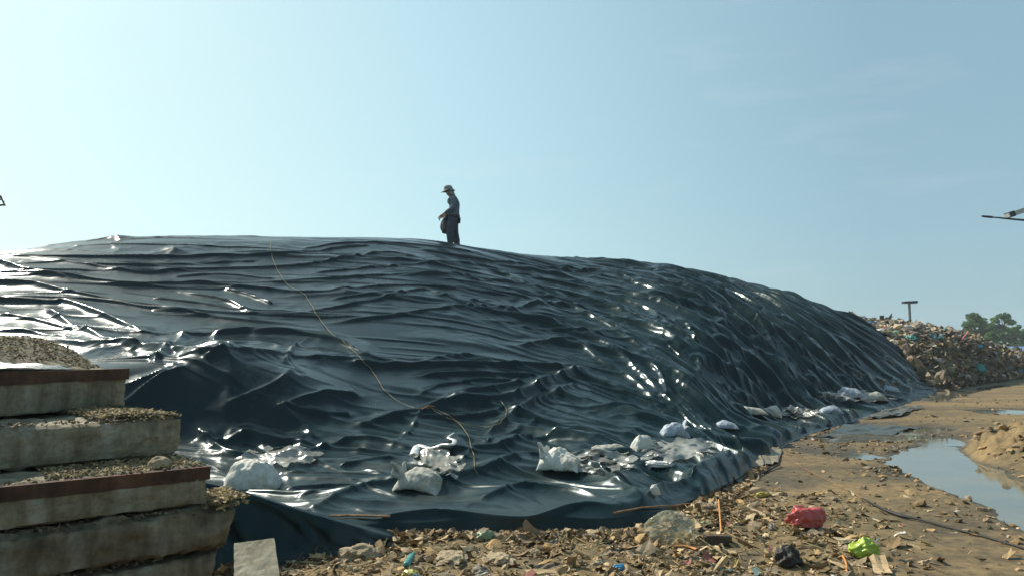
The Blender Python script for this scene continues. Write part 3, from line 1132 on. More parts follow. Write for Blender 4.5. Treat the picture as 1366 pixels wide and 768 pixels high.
parts = []
x, y = scatter(9000, -4.0, 5.0, 2.6, 8.5, d_fore)       # clods and stones
n = len(x)
s = rng.lognormal(-4.45, .5, n)
s = np.clip(s, .005, .05)
z = ground_z(x, y) + s * .25
parts.append(pieces(ICO1, np.column_stack([x, y, z]), np.column_stack([s * rng.uniform(.8, 1.7, n), s * rng.uniform(.7, 1.3, n), s * rng.uniform(.45, .9, n)]), pick(EARTH, n) * 1.1, .22, .4))
x, y = scatter(30000, -4.0, 5.0, 2.6, 8.5, d_fore)        # leaves, chips, shreds
n = len(x)
s = np.clip(rng.lognormal(-3.75, .5, n), .010, .09)
z = ground_z(x, y) + s * .35
colr = np.where(rng.uniform(0, 1, (n, 1)) < .05, pick(ODD, n), pick(EARTH, n))
parts.append(pieces(SHEET, np.column_stack([x, y, z]), np.column_stack([s * rng.uniform(.6, 1.5, n), s * rng.uniform(.25, .7, n), s * .6]), colr, .12, .38, .35))
x, y = scatter(170, -3.5, 3.2, 3.6, 7.6, d_fore)         # larger lumps
n = len(x)
s = rng.uniform(.025, .06, n)
z = ground_z(x, y) + s * .2
parts.append(pieces(ICO2, np.column_stack([x, y, z]), np.column_stack([s * rng.uniform(.9, 1.6, n), s, s * rng.uniform(.4, .8, n)]), pick(EARTH, n), .13, .3))
x, y = scatter(2600, -3.5, 3.2, 3.2, 7.6, d_fore)        # straw and twigs
n = len(x)
s = rng.uniform(.03, .14, n)
z = ground_z(x, y) + .02
parts.append(pieces(ICO1, np.column_stack([x, y, z]), np.column_stack([s, np.full(n, .0045), np.full(n, .004)]), pick(np.array([(.36, .26, .12), (.22, .14, .06), (.42, .33, .18)]), n), .1, .25))
# loose stuff banked up against the hem so the sheet's edge is half buried
kf = rng.uniform(2.2, 9.2, 5200)
fp_ = catmull(_base, kf)
x = fp_[:, 0] + rng.normal(0, .05, len(kf))
y = fp_[:, 1] + rng.normal(-.11, .06, len(kf))
keep = rng.uniform(0, 1, len(kf)) < .25 + .75 * sstep(-.1, .25, perlin(kf * 3.1, kf * 0, 125))
x, y, kf = x[keep], y[keep], kf[keep]
n = len(x)
s = np.clip(rng.lognormal(-3.9, .5, n), .008, .06)
z = ground_z(x, y - .12) + rng.uniform(0, .025, n)
k = n // 2
cc = pick(EARTH, n)
parts.append(pieces(ICO1, np.column_stack([x, y, z])[:k], np.column_stack([s * 1.3, s, s * .7])[:k], cc[:k], .22, .5))
parts.append(pieces(SHEET, np.column_stack([x, y, z])[k:], np.column_stack([s * 1.6, s * .7, s * .6])[k:], cc[k:], .12, .6, .35))
MR = piece_mat('rubble_pieces', .85, .25, 60)
V, Fc, C = merge(parts)
rub = np_mesh('rubble', V, Fc, MR, smooth=False, color=C)
tag(rub, 'dry stony rubble, leaves and shredded litter strewn before the sheet', 'rubble', kind='stuff')

# sparse clods over the track and thick on the bank
def d_track(x, y):
    d = np.where(clear_of_tarp(x, y), 1.0, 0.0)
    bk = np.exp(-((x - BANK[0] - .55) / 1.1) ** 4 - ((y - BANK[1] - .3) / 1.9) ** 4)
    edge = sstep(.12, .4, fbm(x * .55, y * .55, 121, 3))
    mud = np.exp(-((x - gp(1120, 590)[0]) / 1.3) ** 2 - ((y - gp(1120, 595)[1]) / 1.6) ** 2)
    dist = np.full(x.shape, 9.0)
    for q in PUDP[:2]:
        dist = np.minimum(dist, poly_sd(x, y, q))
    rim = np.exp(-((dist - .35) / .35) ** 2)
    return np.where(dist < .05, .01, d * np.clip(.03 + .85 * bk + .18 * edge + .45 * mud + .5 * rim, 0, 1))


parts = []
x, y = scatter(20000, 1.2, 16, 5.2, 26, d_track)
n = len(x)
s = np.clip(rng.lognormal(-3.9, .55, n), .008, .11)
z = ground_z(x, y) + s * .2
parts.append(pieces(ICO1, np.column_stack([x, y, z]), np.column_stack([s * 1.3, s * rng.uniform(.7, 1.3, n), s * rng.uniform(.4, .8, n)]), pick(EARTH[[0, 1, 2, 4, 5, 6, 8]], n) * .85, .2, .3))
x, y = scatter(3000, 1.2, 16, 5.2, 26, d_track)
n = len(x)
s = np.clip(rng.lognormal(-3.6, .4, n), .012, .055)
z = ground_z(x, y) + s * .3
parts.append(pieces(SHEET, np.column_stack([x, y, z]), np.column_stack([s, s * .5, s * .5]), np.where(rng.uniform(0, 1, (n, 1)) < .05, pick(ODD, n), pick(EARTH, n)), .1, .22, .3))
V, Fc, C = merge(parts)
tk = np_mesh('dirt_clods', V, Fc, MR, smooth=False, color=C)
tag(tk, 'mud clods and chips scattered over the track and bank', 'clods', kind='stuff')

# ------------------------------------------------------------------ garbage heap running on behind the sheet
_hst = [
    (G(1222, 536), tuple(at(1060, 402, 36.0))),
    (G(1245, 526), tuple(at(1110, 414, 37.4))),
    (G(1268, 519), tuple(at(1150, 427, 38.6))),
    (G(1310, 512), tuple(at(1200, 435, 41.0))),
    (G(1345, 507), tuple(at(1245, 444, 45.0))),
    (G(1385, 502), tuple(at(1288, 461, 50.0))),
    (G(1425, 498), tuple(at(1330, 472, 56.0))),
    (G(1490, 493), tuple(at(1400, 474, 66.0))),
    (G(1640, 488), tuple(at(1560, 474, 82.0))),
    (G(1900, 484), tuple(at(1900, 478, 100.0))),
]
hb, hc = np.array([s[0] for s in _hst]), np.array([s[1] for s in _hst])
PC = np.array([(0, -.03), (.04, .10), (.12, .36), (.25, .66), (.4, .83), (.6, .93), (.85, .99), (1, 1), (1.25, .97), (1.6, .7), (2.0, .0)])


def heap_pt(u, v):
    b_ = catmull(hb, u)
    c_ = catmull(hc, u)
    w = sstep(1.2, 2.6, u)
    z = w * prof(PC, np.clip(v, 0, 1.9)) + (1 - w) * (prof(PB, v) - .07)
    xy = b_ + (c_[:, :2] - b_) * v[:, None]
    p = np.column_stack([xy, z * c_[:, 2]])
    p[:, 2] += w * (.16 * fbm(xy[:, 0] * .8, xy[:, 1] * .8, 130, 4) * np.clip(v * 8, 0, 1))
    return p


HU, HV = 420, 170
hu, hv = np.linspace(0, len(_hst) - 1, HU), np.concatenate([np.linspace(0, 1, 130) ** 1.3, np.linspace(1.01, 1.9, 40)])
hU, hV = [a.ravel() for a in np.meshgrid(hu, hv, indexing='ij')]
HP = heap_pt(hU, hV)
wv = .10 * fbm(HP[:, 0] * 3, HP[:, 1] * 3 + HP[:, 2] * 3, 131, 3)
HP[:, 2] += wv * sstep(1.3, 2.2, hU)
HP[:, 1] -= wv * sstep(1.3, 2.2, hU)
GARB = np.array([1.6, 1.45, 1.3]) * np.array([(.10, .09, .07), (.16, .14, .10), (.24, .20, .14), (.07, .07, .06), (.30, .26, .20), (.12, .11, .10), (.19, .14, .09), (.34, .32, .28)])
BRIGHT = .8 * np.array([(.55, .54, .50), (.62, .58, .50), (.05, .30, .36), (.06, .18, .40), (.50, .24, .06), (.35, .10, .09), (.45, .44, .46), (.16, .34, .24), (.35, .30, .42), (.60, .52, .20)])
q4 = grid_faces(HU, HV)[:, ::-1]
q3 = np.vstack([q4[:, [0, 1, 2]], q4[:, [0, 2, 3]]])
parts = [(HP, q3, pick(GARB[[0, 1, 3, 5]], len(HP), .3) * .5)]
n = 30000
u = 1.62 + rng.uniform(0, 1, n) ** 1.25 * 6.8
v = .02 + 1.1 * rng.uniform(0, 1, n) ** 2.4
pp = heap_pt(u, v)
s = np.clip(rng.lognormal(-2.55, .5, n), .03, .28)
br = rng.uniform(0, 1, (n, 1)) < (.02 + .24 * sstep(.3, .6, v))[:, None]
face_shade = pick(GARB[[0, 1, 2, 5, 6, 0]] * .8, n, .35)          # face's shade painted into the piece colours; brighter bags mark the lit top
col = np.where(br, pick(BRIGHT, n), np.where((v < .42 + .12 * fbm(u * 3, v * 3, 140, 2))[:, None], face_shade, pick(GARB, n, .3)))
pp[:, 2] += s * .25
k = n // 2
k2 = 1000
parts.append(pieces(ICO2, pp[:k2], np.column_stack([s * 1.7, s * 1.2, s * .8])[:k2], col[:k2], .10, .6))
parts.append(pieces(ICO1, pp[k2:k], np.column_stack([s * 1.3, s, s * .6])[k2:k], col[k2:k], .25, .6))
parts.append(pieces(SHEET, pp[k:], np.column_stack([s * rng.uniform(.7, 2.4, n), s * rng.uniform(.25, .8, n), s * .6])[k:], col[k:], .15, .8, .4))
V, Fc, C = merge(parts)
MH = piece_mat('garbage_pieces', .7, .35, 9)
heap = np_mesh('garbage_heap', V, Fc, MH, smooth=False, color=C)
tag(heap, 'long heap of mixed loose garbage running on past the black sheet', 'garbage heap', kind='stuff')
_hp_px, _hp_py = project(HP)


def on_heap(px, py):
    m = (hV <= 1.0) & (hU > 1.5)
    ii = np.where(m)[0]
    return HP[ii[np.argmin((_hp_px[ii] - px) ** 2 + (_hp_py[ii] - py) ** 2)]]
# ------------------------------------------------------------------ stack of concrete slabs at the left
def slab_mat(name, stops, dirty=.85):
    m, nt, b = mat_new(name)
    co = coords(nt)
    n = N(nt, 'ShaderNodeTexNoise', Scale=5, Detail=8, Roughness=.65)
    n2 = N(nt, 'ShaderNodeTexNoise', Scale=38, Detail=6, Roughness=.7)
    mp2 = nt.nodes.new('ShaderNodeMapping')
    mp2.inputs['Scale'].default_value = (4, 4, .7)
    nt.links.new(co, mp2.inputs['Vector'])
    n3 = N(nt, 'ShaderNodeTexNoise', Scale=3, Detail=5, Roughness=.6)
    nt.links.new(mp2.outputs['Vector'], n3.inputs['Vector'])
    nt.links.new(co, n.inputs['Vector'])
    nt.links.new(co, n2.inputs['Vector'])
    c = ramp(nt, n.outputs['Fac'], stops)
    st = ramp(nt, n3.outputs['Fac'], [(.34, (.42, .34, .25)), (.48, (.78, .70, .58)), (.62, (1, 1, 1))])
    sp = ramp(nt, n2.outputs['Fac'], [(.3, (.6, .6, .6)), (.6, (1.1, 1.1, 1.1))])
    m1_ = N(nt, 'ShaderNodeMix', data_type='RGBA', blend_type='MULTIPLY')
    m1_.inputs['Factor'].default_value = dirty
    nt.links.new(c, m1_.inputs[6])
    nt.links.new(st, m1_.inputs[7])
    m2_ = N(nt, 'ShaderNodeMix', data_type='RGBA', blend_type='MULTIPLY')
    m2_.inputs['Factor'].default_value = .8
    nt.links.new(m1_.outputs[2], m2_.inputs[6])
    nt.links.new(sp, m2_.inputs[7])
    nt.links.new(m2_.outputs[2], b.inputs['Base Color'])
    b.inputs['Roughness'].default_value = .9
    p = bump(nt, b, n.outputs['Fac'], .5, .02)
    bump(nt, b, n2.outputs['Fac'], .5, .008, p)
    return m


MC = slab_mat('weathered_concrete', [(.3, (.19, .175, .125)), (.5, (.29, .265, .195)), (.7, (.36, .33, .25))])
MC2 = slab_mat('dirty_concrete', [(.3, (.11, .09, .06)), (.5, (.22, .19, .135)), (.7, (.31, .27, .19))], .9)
MRUST = slab_mat('rusty_steel', [(.3, (.045, .024, .016)), (.45, (.085, .042, .024)), (.58, (.13, .062, .03)), (.75, (.17, .12, .085))], .9)


def rough_box(name, A, B, top, thick, back, depth, mat, parent=None, rough=.006, chip=.0, seed=0, tilt=0.0, cornerchip=0):
    """slab: visible long edge from A (left) to B (right end), extends back*dir beyond A and depth away"""
    A, B = np.array(A, float), np.array(B, float)
    d = (B - A) / np.linalg.norm(B - A)
    nrm = np.array([-d[1], d[0]])
    L = np.linalg.norm(B - A) + back
    nx, ny, nz = 90, 34, 12
    bm = bmesh.new()
    V, Fc = [], []

    def face(o, ax, bx, na, nb):
        a, c = np.meshgrid(np.linspace(0, 1, na), np.linspace(0, 1, nb), indexing='ij')
        p = o + a.ravel()[:, None] * ax + c.ravel()[:, None] * bx
        f = grid_faces(na, nb) + sum(len(v) for v in V)
        V.append(p)
        Fc.append(f)
    o0 = np.array([0, 0, 0.])
    X, Y, Z = np.array([-L, 0, 0.]), np.array([0, depth, 0.]), np.array([0, 0, -thick])
    face(o0, X, Y, nx, ny)                # top
    face(o0 + Z, Y, X, ny, nx)            # bottom
    face(o0, Z, X, nz, nx)                # long face toward the viewer
    face(o0 + Y, X, Z, nx, nz)            # far long face
    face(o0, Y, Z, ny, nz)                # right end
    face(o0 + X, Z, Y, nz, ny)
    V = np.vstack(V)
    Fc = np.vstack(Fc)
    P = V.copy()
    k = seed * 3.7
    # chipped arrises and worn corners, then surface unevenness: displacement depends only on position so seams stay shut
    ex = np.minimum(np.abs(P[:, 1]), np.abs(depth - P[:, 1]))
    ez = np.minimum(np.abs(P[:, 2]), np.abs(thick + P[:, 2]))
    er = np.abs(P[:, 0])
    edge = np.exp(-(np.sort(np.column_stack([ex, ez, er]), 1)[:, 1] / .02))
    cen = np.array([-L / 2, depth / 2, -thick / 2])
    inn = (cen - P)
    inn /= np.abs(inn).max(1)[:, None] + 1e-6
    na_ = fbm(P[:, 0] * 5 + k, P[:, 1] * 5 + P[:, 2] * 7, 200 + seed, 4)
    nb_ = fbm(P[:, 0] * 16 + k, P[:, 2] * 16 + P[:, 1] * 11, 210 + seed, 3)
    out = np.zeros_like(P)
    out[:, 0] = np.where(er < 1e-6, 1, np.where(np.abs(P[:, 0] + L) < 1e-6, -1, 0))
    out[:, 1] = np.where(P[:, 1] < 1e-6, -1, np.where(P[:, 1] > depth - 1e-6, 1, 0))
    out[:, 2] = np.where(P[:, 2] > -1e-6, 1, np.where(P[:, 2] < -thick + 1e-6, -1, 0))
    out /= np.linalg.norm(out, axis=1)[:, None] + 1e-9
    amt = (na_ * rough * 1.6 + nb_ * rough) - edge * (.004 + chip * np.clip(na_ + .35, 0, 1.2))
    P = P + out * amt[:, None]
    if cornerchip:
        P[:, 0] -= cornerchip * np.clip(.5 - er / .3, 0, 1) * (np.abs(P[:, 2]) / thick) * (1 + na_)
    P[:, 2] += tilt * P[:, 0]
    W3 = np.empty_like(P)
    W3[:, 0] = B[0] + P[:, 0] * d[0] + P[:, 1] * nrm[0]
    W3[:, 1] = B[1] + P[:, 0] * d[1] + P[:, 1] * nrm[1]
    W3[:, 2] = top + P[:, 2]
    org = np.array([B[0], B[1], top - thick])
    return W3, Fc, d, nrm, L


def weld(o):
    bm = bmesh.new()
    bm.from_mesh(o.data)
    bmesh.ops.remove_doubles(bm, verts=bm.verts, dist=.0008)
    bm.to_mesh(o.data)
    bm.free()


SLABS = [  # A(left px), B(right corner px), top z, thickness, steel, label
    dict(A=at(0, 503, 3.12)[:2], B=at(171, 492, 3.80)[:2], top=1.502, t=.187, steel=True, rough=.007, chip=.022, mat=MC, lab='topmost concrete slab of the stack, rust edged and heaped with dry dirt', back=1.5, dep=1.3),
    dict(A=at(0, 573, 2.86)[:2], B=at(246, 556, 3.36)[:2], top=1.303, t=.166, steel=False, rough=.011, chip=.045, mat=MC, lab='plain grey concrete slab directly under the topmost slab', back=1.4, dep=1.3),
    dict(A=at(0, 650, 2.62)[:2], B=at(279, 620, 3.08)[:2], top=1.126, t=.150, steel=True, rough=.009, chip=.028, mat=MC, lab='rust edged concrete slab in the middle of the stack with stones on top', back=1.2, dep=1.3),
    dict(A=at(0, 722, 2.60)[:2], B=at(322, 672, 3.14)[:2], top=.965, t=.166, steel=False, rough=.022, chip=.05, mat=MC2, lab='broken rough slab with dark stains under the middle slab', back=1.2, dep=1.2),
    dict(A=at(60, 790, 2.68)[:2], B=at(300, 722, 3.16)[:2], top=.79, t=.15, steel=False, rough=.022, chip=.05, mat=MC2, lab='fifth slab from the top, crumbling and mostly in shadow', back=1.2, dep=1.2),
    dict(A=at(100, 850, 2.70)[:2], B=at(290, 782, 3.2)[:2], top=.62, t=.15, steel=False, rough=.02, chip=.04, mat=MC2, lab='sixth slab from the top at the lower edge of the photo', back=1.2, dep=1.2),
]
SL = []
for k, q in enumerate(SLABS):
    Wv, Fc, d, nrm, L = rough_box('concrete_slab', q['A'], q['B'], q['top'], q['t'], q['back'], q['dep'], q['mat'], rough=q['rough'], chip=q['chip'], seed=k, tilt=0, cornerchip=.10 if k in (3, 4) else (.0 if k != 1 else .03))
    org = np.array([q['B'][0], q['B'][1], q['top'] - q['t']])
    root = empty('concrete_slab', org)
    tag(root, q['lab'], 'concrete slab', 'slabs stacked at the left')
    body = np_mesh('slab_body', Wv - org, Fc, q['mat'], root)
    weld(body)
    for p in body.data.polygons:
        p.use_smooth = k > 2
    if q['steel']:
        # rusty angle iron along the upper front arris: 46 mm face, slim top lip
        bm = bmesh.new()
        nseg = 40
        rows = []
        h, lip, th = .048, .035, .004
        for i in range(nseg + 1):
            s_ = .004 - (L + .008) * i / nseg
            jx = .0012 * math.sin(i * 1.7 + k) + random.uniform(-.0008, .0008)
            prof2 = [(lip, th), (-.005, th), (-.005 - jx, -h + random.uniform(-.003, .003)), (.001, -h)]
            rows.append([bm.verts.new((d[0] * s_ + nrm[0] * y_, d[1] * s_ + nrm[1] * y_, q['t'] + z_)) for y_, z_ in prof2])
        for i in range(nseg):
            for j in range(3):
                bm.faces.new((rows[i][j], rows[i + 1][j], rows[i + 1][j + 1], rows[i][j + 1]))
        bm.faces.new(rows[0]); bm.faces.new(rows[-1][::-1])
        bmesh.ops.recalc_face_normals(bm, faces=bm.faces)
        bm_obj('steel_edge', bm, MRUST, root)
    SL.append((np.array(q['B']), d, nrm, L, q))
# lower courses down to the ground, hidden below the frame
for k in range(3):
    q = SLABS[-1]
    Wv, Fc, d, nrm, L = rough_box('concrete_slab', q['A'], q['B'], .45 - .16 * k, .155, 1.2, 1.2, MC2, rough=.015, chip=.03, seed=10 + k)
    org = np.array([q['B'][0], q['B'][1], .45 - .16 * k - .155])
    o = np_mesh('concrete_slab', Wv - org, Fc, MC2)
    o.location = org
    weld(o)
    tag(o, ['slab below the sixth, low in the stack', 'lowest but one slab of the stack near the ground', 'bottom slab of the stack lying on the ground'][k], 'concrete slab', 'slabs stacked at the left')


def on_slab(k, along_, across):          # along_ metres back from the right end, across metres in from the face
    B, d, nrm, L, q = SL[k]
    p = B - d * along_ + nrm * across
    return np.column_stack([p[0] * np.ones(1), p[1] * np.ones(1)])[0] if np.ndim(along_) == 0 else None


def slab_debris(k, n, a0, a1, c0, c1, heap_h, smin, smax, pal):
    B, d, nrm, L, q = SL[k]
    a = rng.uniform(a0, a1, n)
    c = rng.uniform(c0, c1, n)
    p = B[None] - d[None] * a[:, None] + nrm[None] * c[:, None]
    s = rng.uniform(smin, smax, n) ** 1.0
    z = q['top'] + heap_h(a, c) + s * .3
    col = pick(pal, n)
    kk = n // 2
    P = np.column_stack([p, z])
    sz = np.column_stack([s * rng.uniform(.8, 1.8, n), s * rng.uniform(.5, 1, n), s * .6])
    sz[kk:, 0] *= 2.2
    sz[kk:, 1] *= .5
    return [pieces(ICO1, P[:kk], sz[:kk], col[:kk], .22, .5), pieces(SHEET, P[kk:], sz[kk:], col[kk:], .12, .22, .25)]


DRY = np.array([1.25, 1.15, .95]) * np.array([(.34, .27, .16), (.26, .20, .12), (.42, .35, .22), (.18, .14, .09), (.22, .20, .14), (.15, .13, .09)])
hh_ = lambda a, c: .16 * sstep(.0, .5, c + .35 * a - .05) + .02 * fbm(a * 4, c * 4, 220, 3)
# dirt mound on the topmost slab: solid sheet plus loose bits
B, d, nrm, L, q = SL[0]
ga, gc = np.meshgrid(np.linspace(.02, L - .02, 110), np.linspace(.03, 1.27, 70), indexing='ij')
ga, gc = ga.ravel(), gc.ravel()
p = B[None] - d[None] * ga[:, None] + nrm[None] * gc[:, None]
gz = q['top'] - .004 + np.clip(hh_(ga, gc) + .008 * fbm(ga * 18, gc * 18, 221, 3), -.002, 1)
q4 = grid_faces(110, 70)
parts = [(np.column_stack([p, gz]), np.vstack([q4[:, [0, 1, 2]], q4[:, [0, 2, 3]]]), np.tile([[.20, .165, .11]], (len(p), 1)) * rng.uniform(.8, 1.2, (len(p), 1)))]
parts += slab_debris(0, 12000, .02, L, .06, 1.25, hh_, .002, .0065, DRY * .75)
V, Fc, C = merge(parts)
tag(np_mesh('dry_dirt', V, Fc, MR, smooth=False, color=C), 'dry dirt and chaff heaped on the topmost slab', 'dirt', kind='stuff')
f2_ = lambda a, c: .022 * np.exp(-((a - .22) / .2) ** 2) + 0 * c
parts = slab_debris(1, 2200, .01, .34, .01, .5, f2_, .002, .010, DRY * .85)
f3_ = lambda a, c: .012 + 0 * a
parts += slab_debris(2, 1400, .01, .55, .03, .45, f3_, .002, .008, DRY * .85)
parts += slab_debris(3, 700, -.02, .11, -.01, .25, lambda a, c: .03 * np.exp(-(a / .12) ** 2) - .02 * (c < 0), .003, .013, DRY)
CAKE = np.array([(.17, .13, .08), (.13, .10, .06), (.22, .17, .10), (.10, .08, .055)])
for k_, n_, a1_ in ((1, 260, 1.6), (2, 260, 1.5), (3, 420, 1.4), (4, 420, 1.4)):
    parts += slab_debris(k_, n_, .0, a1_, .004, .12, lambda a, c: .002 + .010 * np.clip(perlin(a * 5, c * 0 + k_, 230), 0, 1), .003, .010, CAKE)
V, Fc, C = merge(parts)
tag(np_mesh('straw_litter', V, Fc, MR, smooth=False, color=C), 'straw and chips lying on the ledges of the slab stack', 'litter', kind='stuff')

# ------------------------------------------------------------------ lumps: stones, bags, scraps
def lump_verts(sub, sx, sy, sz, seed, amp=.22, freq=1.6, sharp=.12, flat=.25):
    v, f = ico(sub)
    th = v.copy()
    n = fbm(th[:, 0] * freq + seed, th[:, 1] * freq + th[:, 2] * freq * 1.3, 300 + seed, 4)
    w1, w2 = worley(th[:, 0] * freq * 1.6 + seed * 1.3 + th[:, 2], th[:, 1] * freq * 1.6 - th[:, 2] * .8, 7)
    r = 1 + amp * n + sharp * (np.minimum(w1, 1) ** 2 * 1.3 - .35)
    v = v * r[:, None]
    v[:, 2] = np.where(v[:, 2] < -flat, -flat + (v[:, 2] + flat) * .15, v[:, 2])
    v = v * np.array([sx, sy, sz])
    v[:, 2] -= v[:, 2].min()
    return v, f


def rotz(v, a):
    c, s = math.cos(a), math.sin(a)
    return v @ np.array([[c, s, 0], [-s, c, 0], [0, 0, 1]])


def lump(name, loc, size, seed, mat, label=None, cat=None, rz=0., group=None, parent=None, sub=4, smooth=True, **kw):
    v, f = lump_verts(sub, *size, seed, **kw)
    v = rotz(v, rz)
    o = np_mesh(name, v, f, mat, parent, smooth=smooth)
    o.location = loc
    if label:
        tag(o, label, cat, group)
    return o


MSTONE = noise_mat('pale_stone', [(.3, (.24, .18, .11)), (.6, (.38, .30, .19))], 14, .9, .6, .02)
MROCK = noise_mat('grey_stone', [(.3, (.15, .13, .10)), (.6, (.30, .26, .20))], 14, .9, .6, .02)
B, d, nrm, L, q = SL[2]
for (a, c, s, lab, sd_) in [(.16, .10, .040, 'rounded buff stone resting on the rusty middle slab', 1), (.22, .06, .026, 'smaller flat pale stone beside the rounded buff stone on the slab', 2), (.11, .22, .03, 'grey stone behind the rounded buff stone on the middle slab', 3)]:
    p = B - d * a + nrm * c
    lump('stone', (p[0], p[1], q['top'] - .004), (s * 1.2, s, s * (.95 if sd_ == 1 else .5)), sd_, MSTONE if sd_ < 3 else MROCK, lab, 'stone', sd_, 'stones on the slabs', sub=3, smooth=False)


def gz1(x, y):
    return float(ground_z(np.array([x]), np.array([y]))[0])


def on_ground(px, py, dz=0.0):
    z = .02
    for _ in range(3):
        p = gp(px, py, z)
        z = gz1(p[0], p[1])
    return np.array([p[0], p[1], z + dz])


# larger distinct lumps in the rubble
for (px, py, w, h, lab, sd_, m) in [
        (602, 748, .17, .07, 'big flat tan lump, leftmost of the pair in the front rubble', 11, MSTONE),
        (668, 748, .13, .06, 'big flat tan lump just right of its twin in the front rubble', 12, MSTONE),
        (712, 738, .06, .045, 'blocky pale stone at the foot of the sheet', 13, MSTONE),
        (480, 741, .15, .09, 'crumpled dusty paper-like lump below the end of the black flap', 14, MSTONE),
        (1030, 705, .05, .05, 'grey stone in the dirt left of the red bag', 15, MROCK),
        (1013, 718, .045, .035, 'angular stone below the grey stone left of the red bag', 16, MROCK),
        (947, 676, .06, .045, 'pale cobble at the right-hand corner of the sheet', 17, MSTONE),
        (940, 684, .06, .035, 'flat reddish cobble under the pale cobble by the sheet', 18, MSTONE),
        (795, 752, .07, .04, 'flat stone in the middle of the front rubble', 19, MSTONE),
        (640, 762, .08, .05, 'greenish stone at the bottom edge of the photo', 20, MROCK)]:
    p = on_ground(px, py, -.008)
    lump('stone', p, (w, w * .7, h * .8), sd_, m, lab, 'stone', sd_ * .7, 'larger stones in the foreground', sub=4, smooth=False, amp=.3, sharp=.25)


def bag_mat(name, col, rough=.45, trans=0.0, spec=.45, sc=16):
    m, nt, b = mat_new(name)
    co = coords(nt)
    n = N(nt, 'ShaderNodeTexNoise', Scale=sc, Detail=5, Roughness=.6)
    nt.links.new(co, n.inputs['Vector'])
    c0 = tuple(x * .72 for x in col)
    dr_ = N(nt, 'ShaderNodeTexNoise', Scale=sc * .3, Detail=6, Roughness=.7)
    nt.links.new(co, dr_.inputs['Vector'])
    dmx = N(nt, 'ShaderNodeMix', data_type='RGBA', blend_type='MULTIPLY')
    nt.links.new(ramp(nt, dr_.outputs['Fac'], [(.48, (0, 0, 0)), (.66, (.8, .8, .8))]), dmx.inputs['Factor'])
    nt.links.new(ramp(nt, n.outputs['Fac'], [(.3, c0), (.65, col)]), dmx.inputs[6])
    dmx.inputs[7].default_value = (.62, .52, .36, 1)
    nt.links.new(dmx.outputs[2], b.inputs['Base Color'])
    b.inputs['Roughness'].default_value = rough
    b.inputs['Specular IOR Level'].default_value = spec
    b.inputs['Transmission Weight'].default_value = trans
    v_ = N(nt, 'ShaderNodeTexVoronoi', feature='F1', Scale=sc)
    nt.links.new(co, v_.inputs['Vector'])
    p = bump(nt, b, v_.outputs['Distance'], .2, .03)
    bump(nt, b, n.outputs['Fac'], .3, .02, p)
    return m


MSACK = bag_mat('white_woven_sack', (.60, .58, .51), .7, 0, .25)
MSACKD = bag_mat('dusty_sack', (.42, .41, .35), .75, 0, .2)
MSACKB = bag_mat('bluish_sack', (.36, .40, .46), .55, 0, .3)
MFILM = bag_mat('milky_film', (.62, .62, .57), .3, .25, .5)


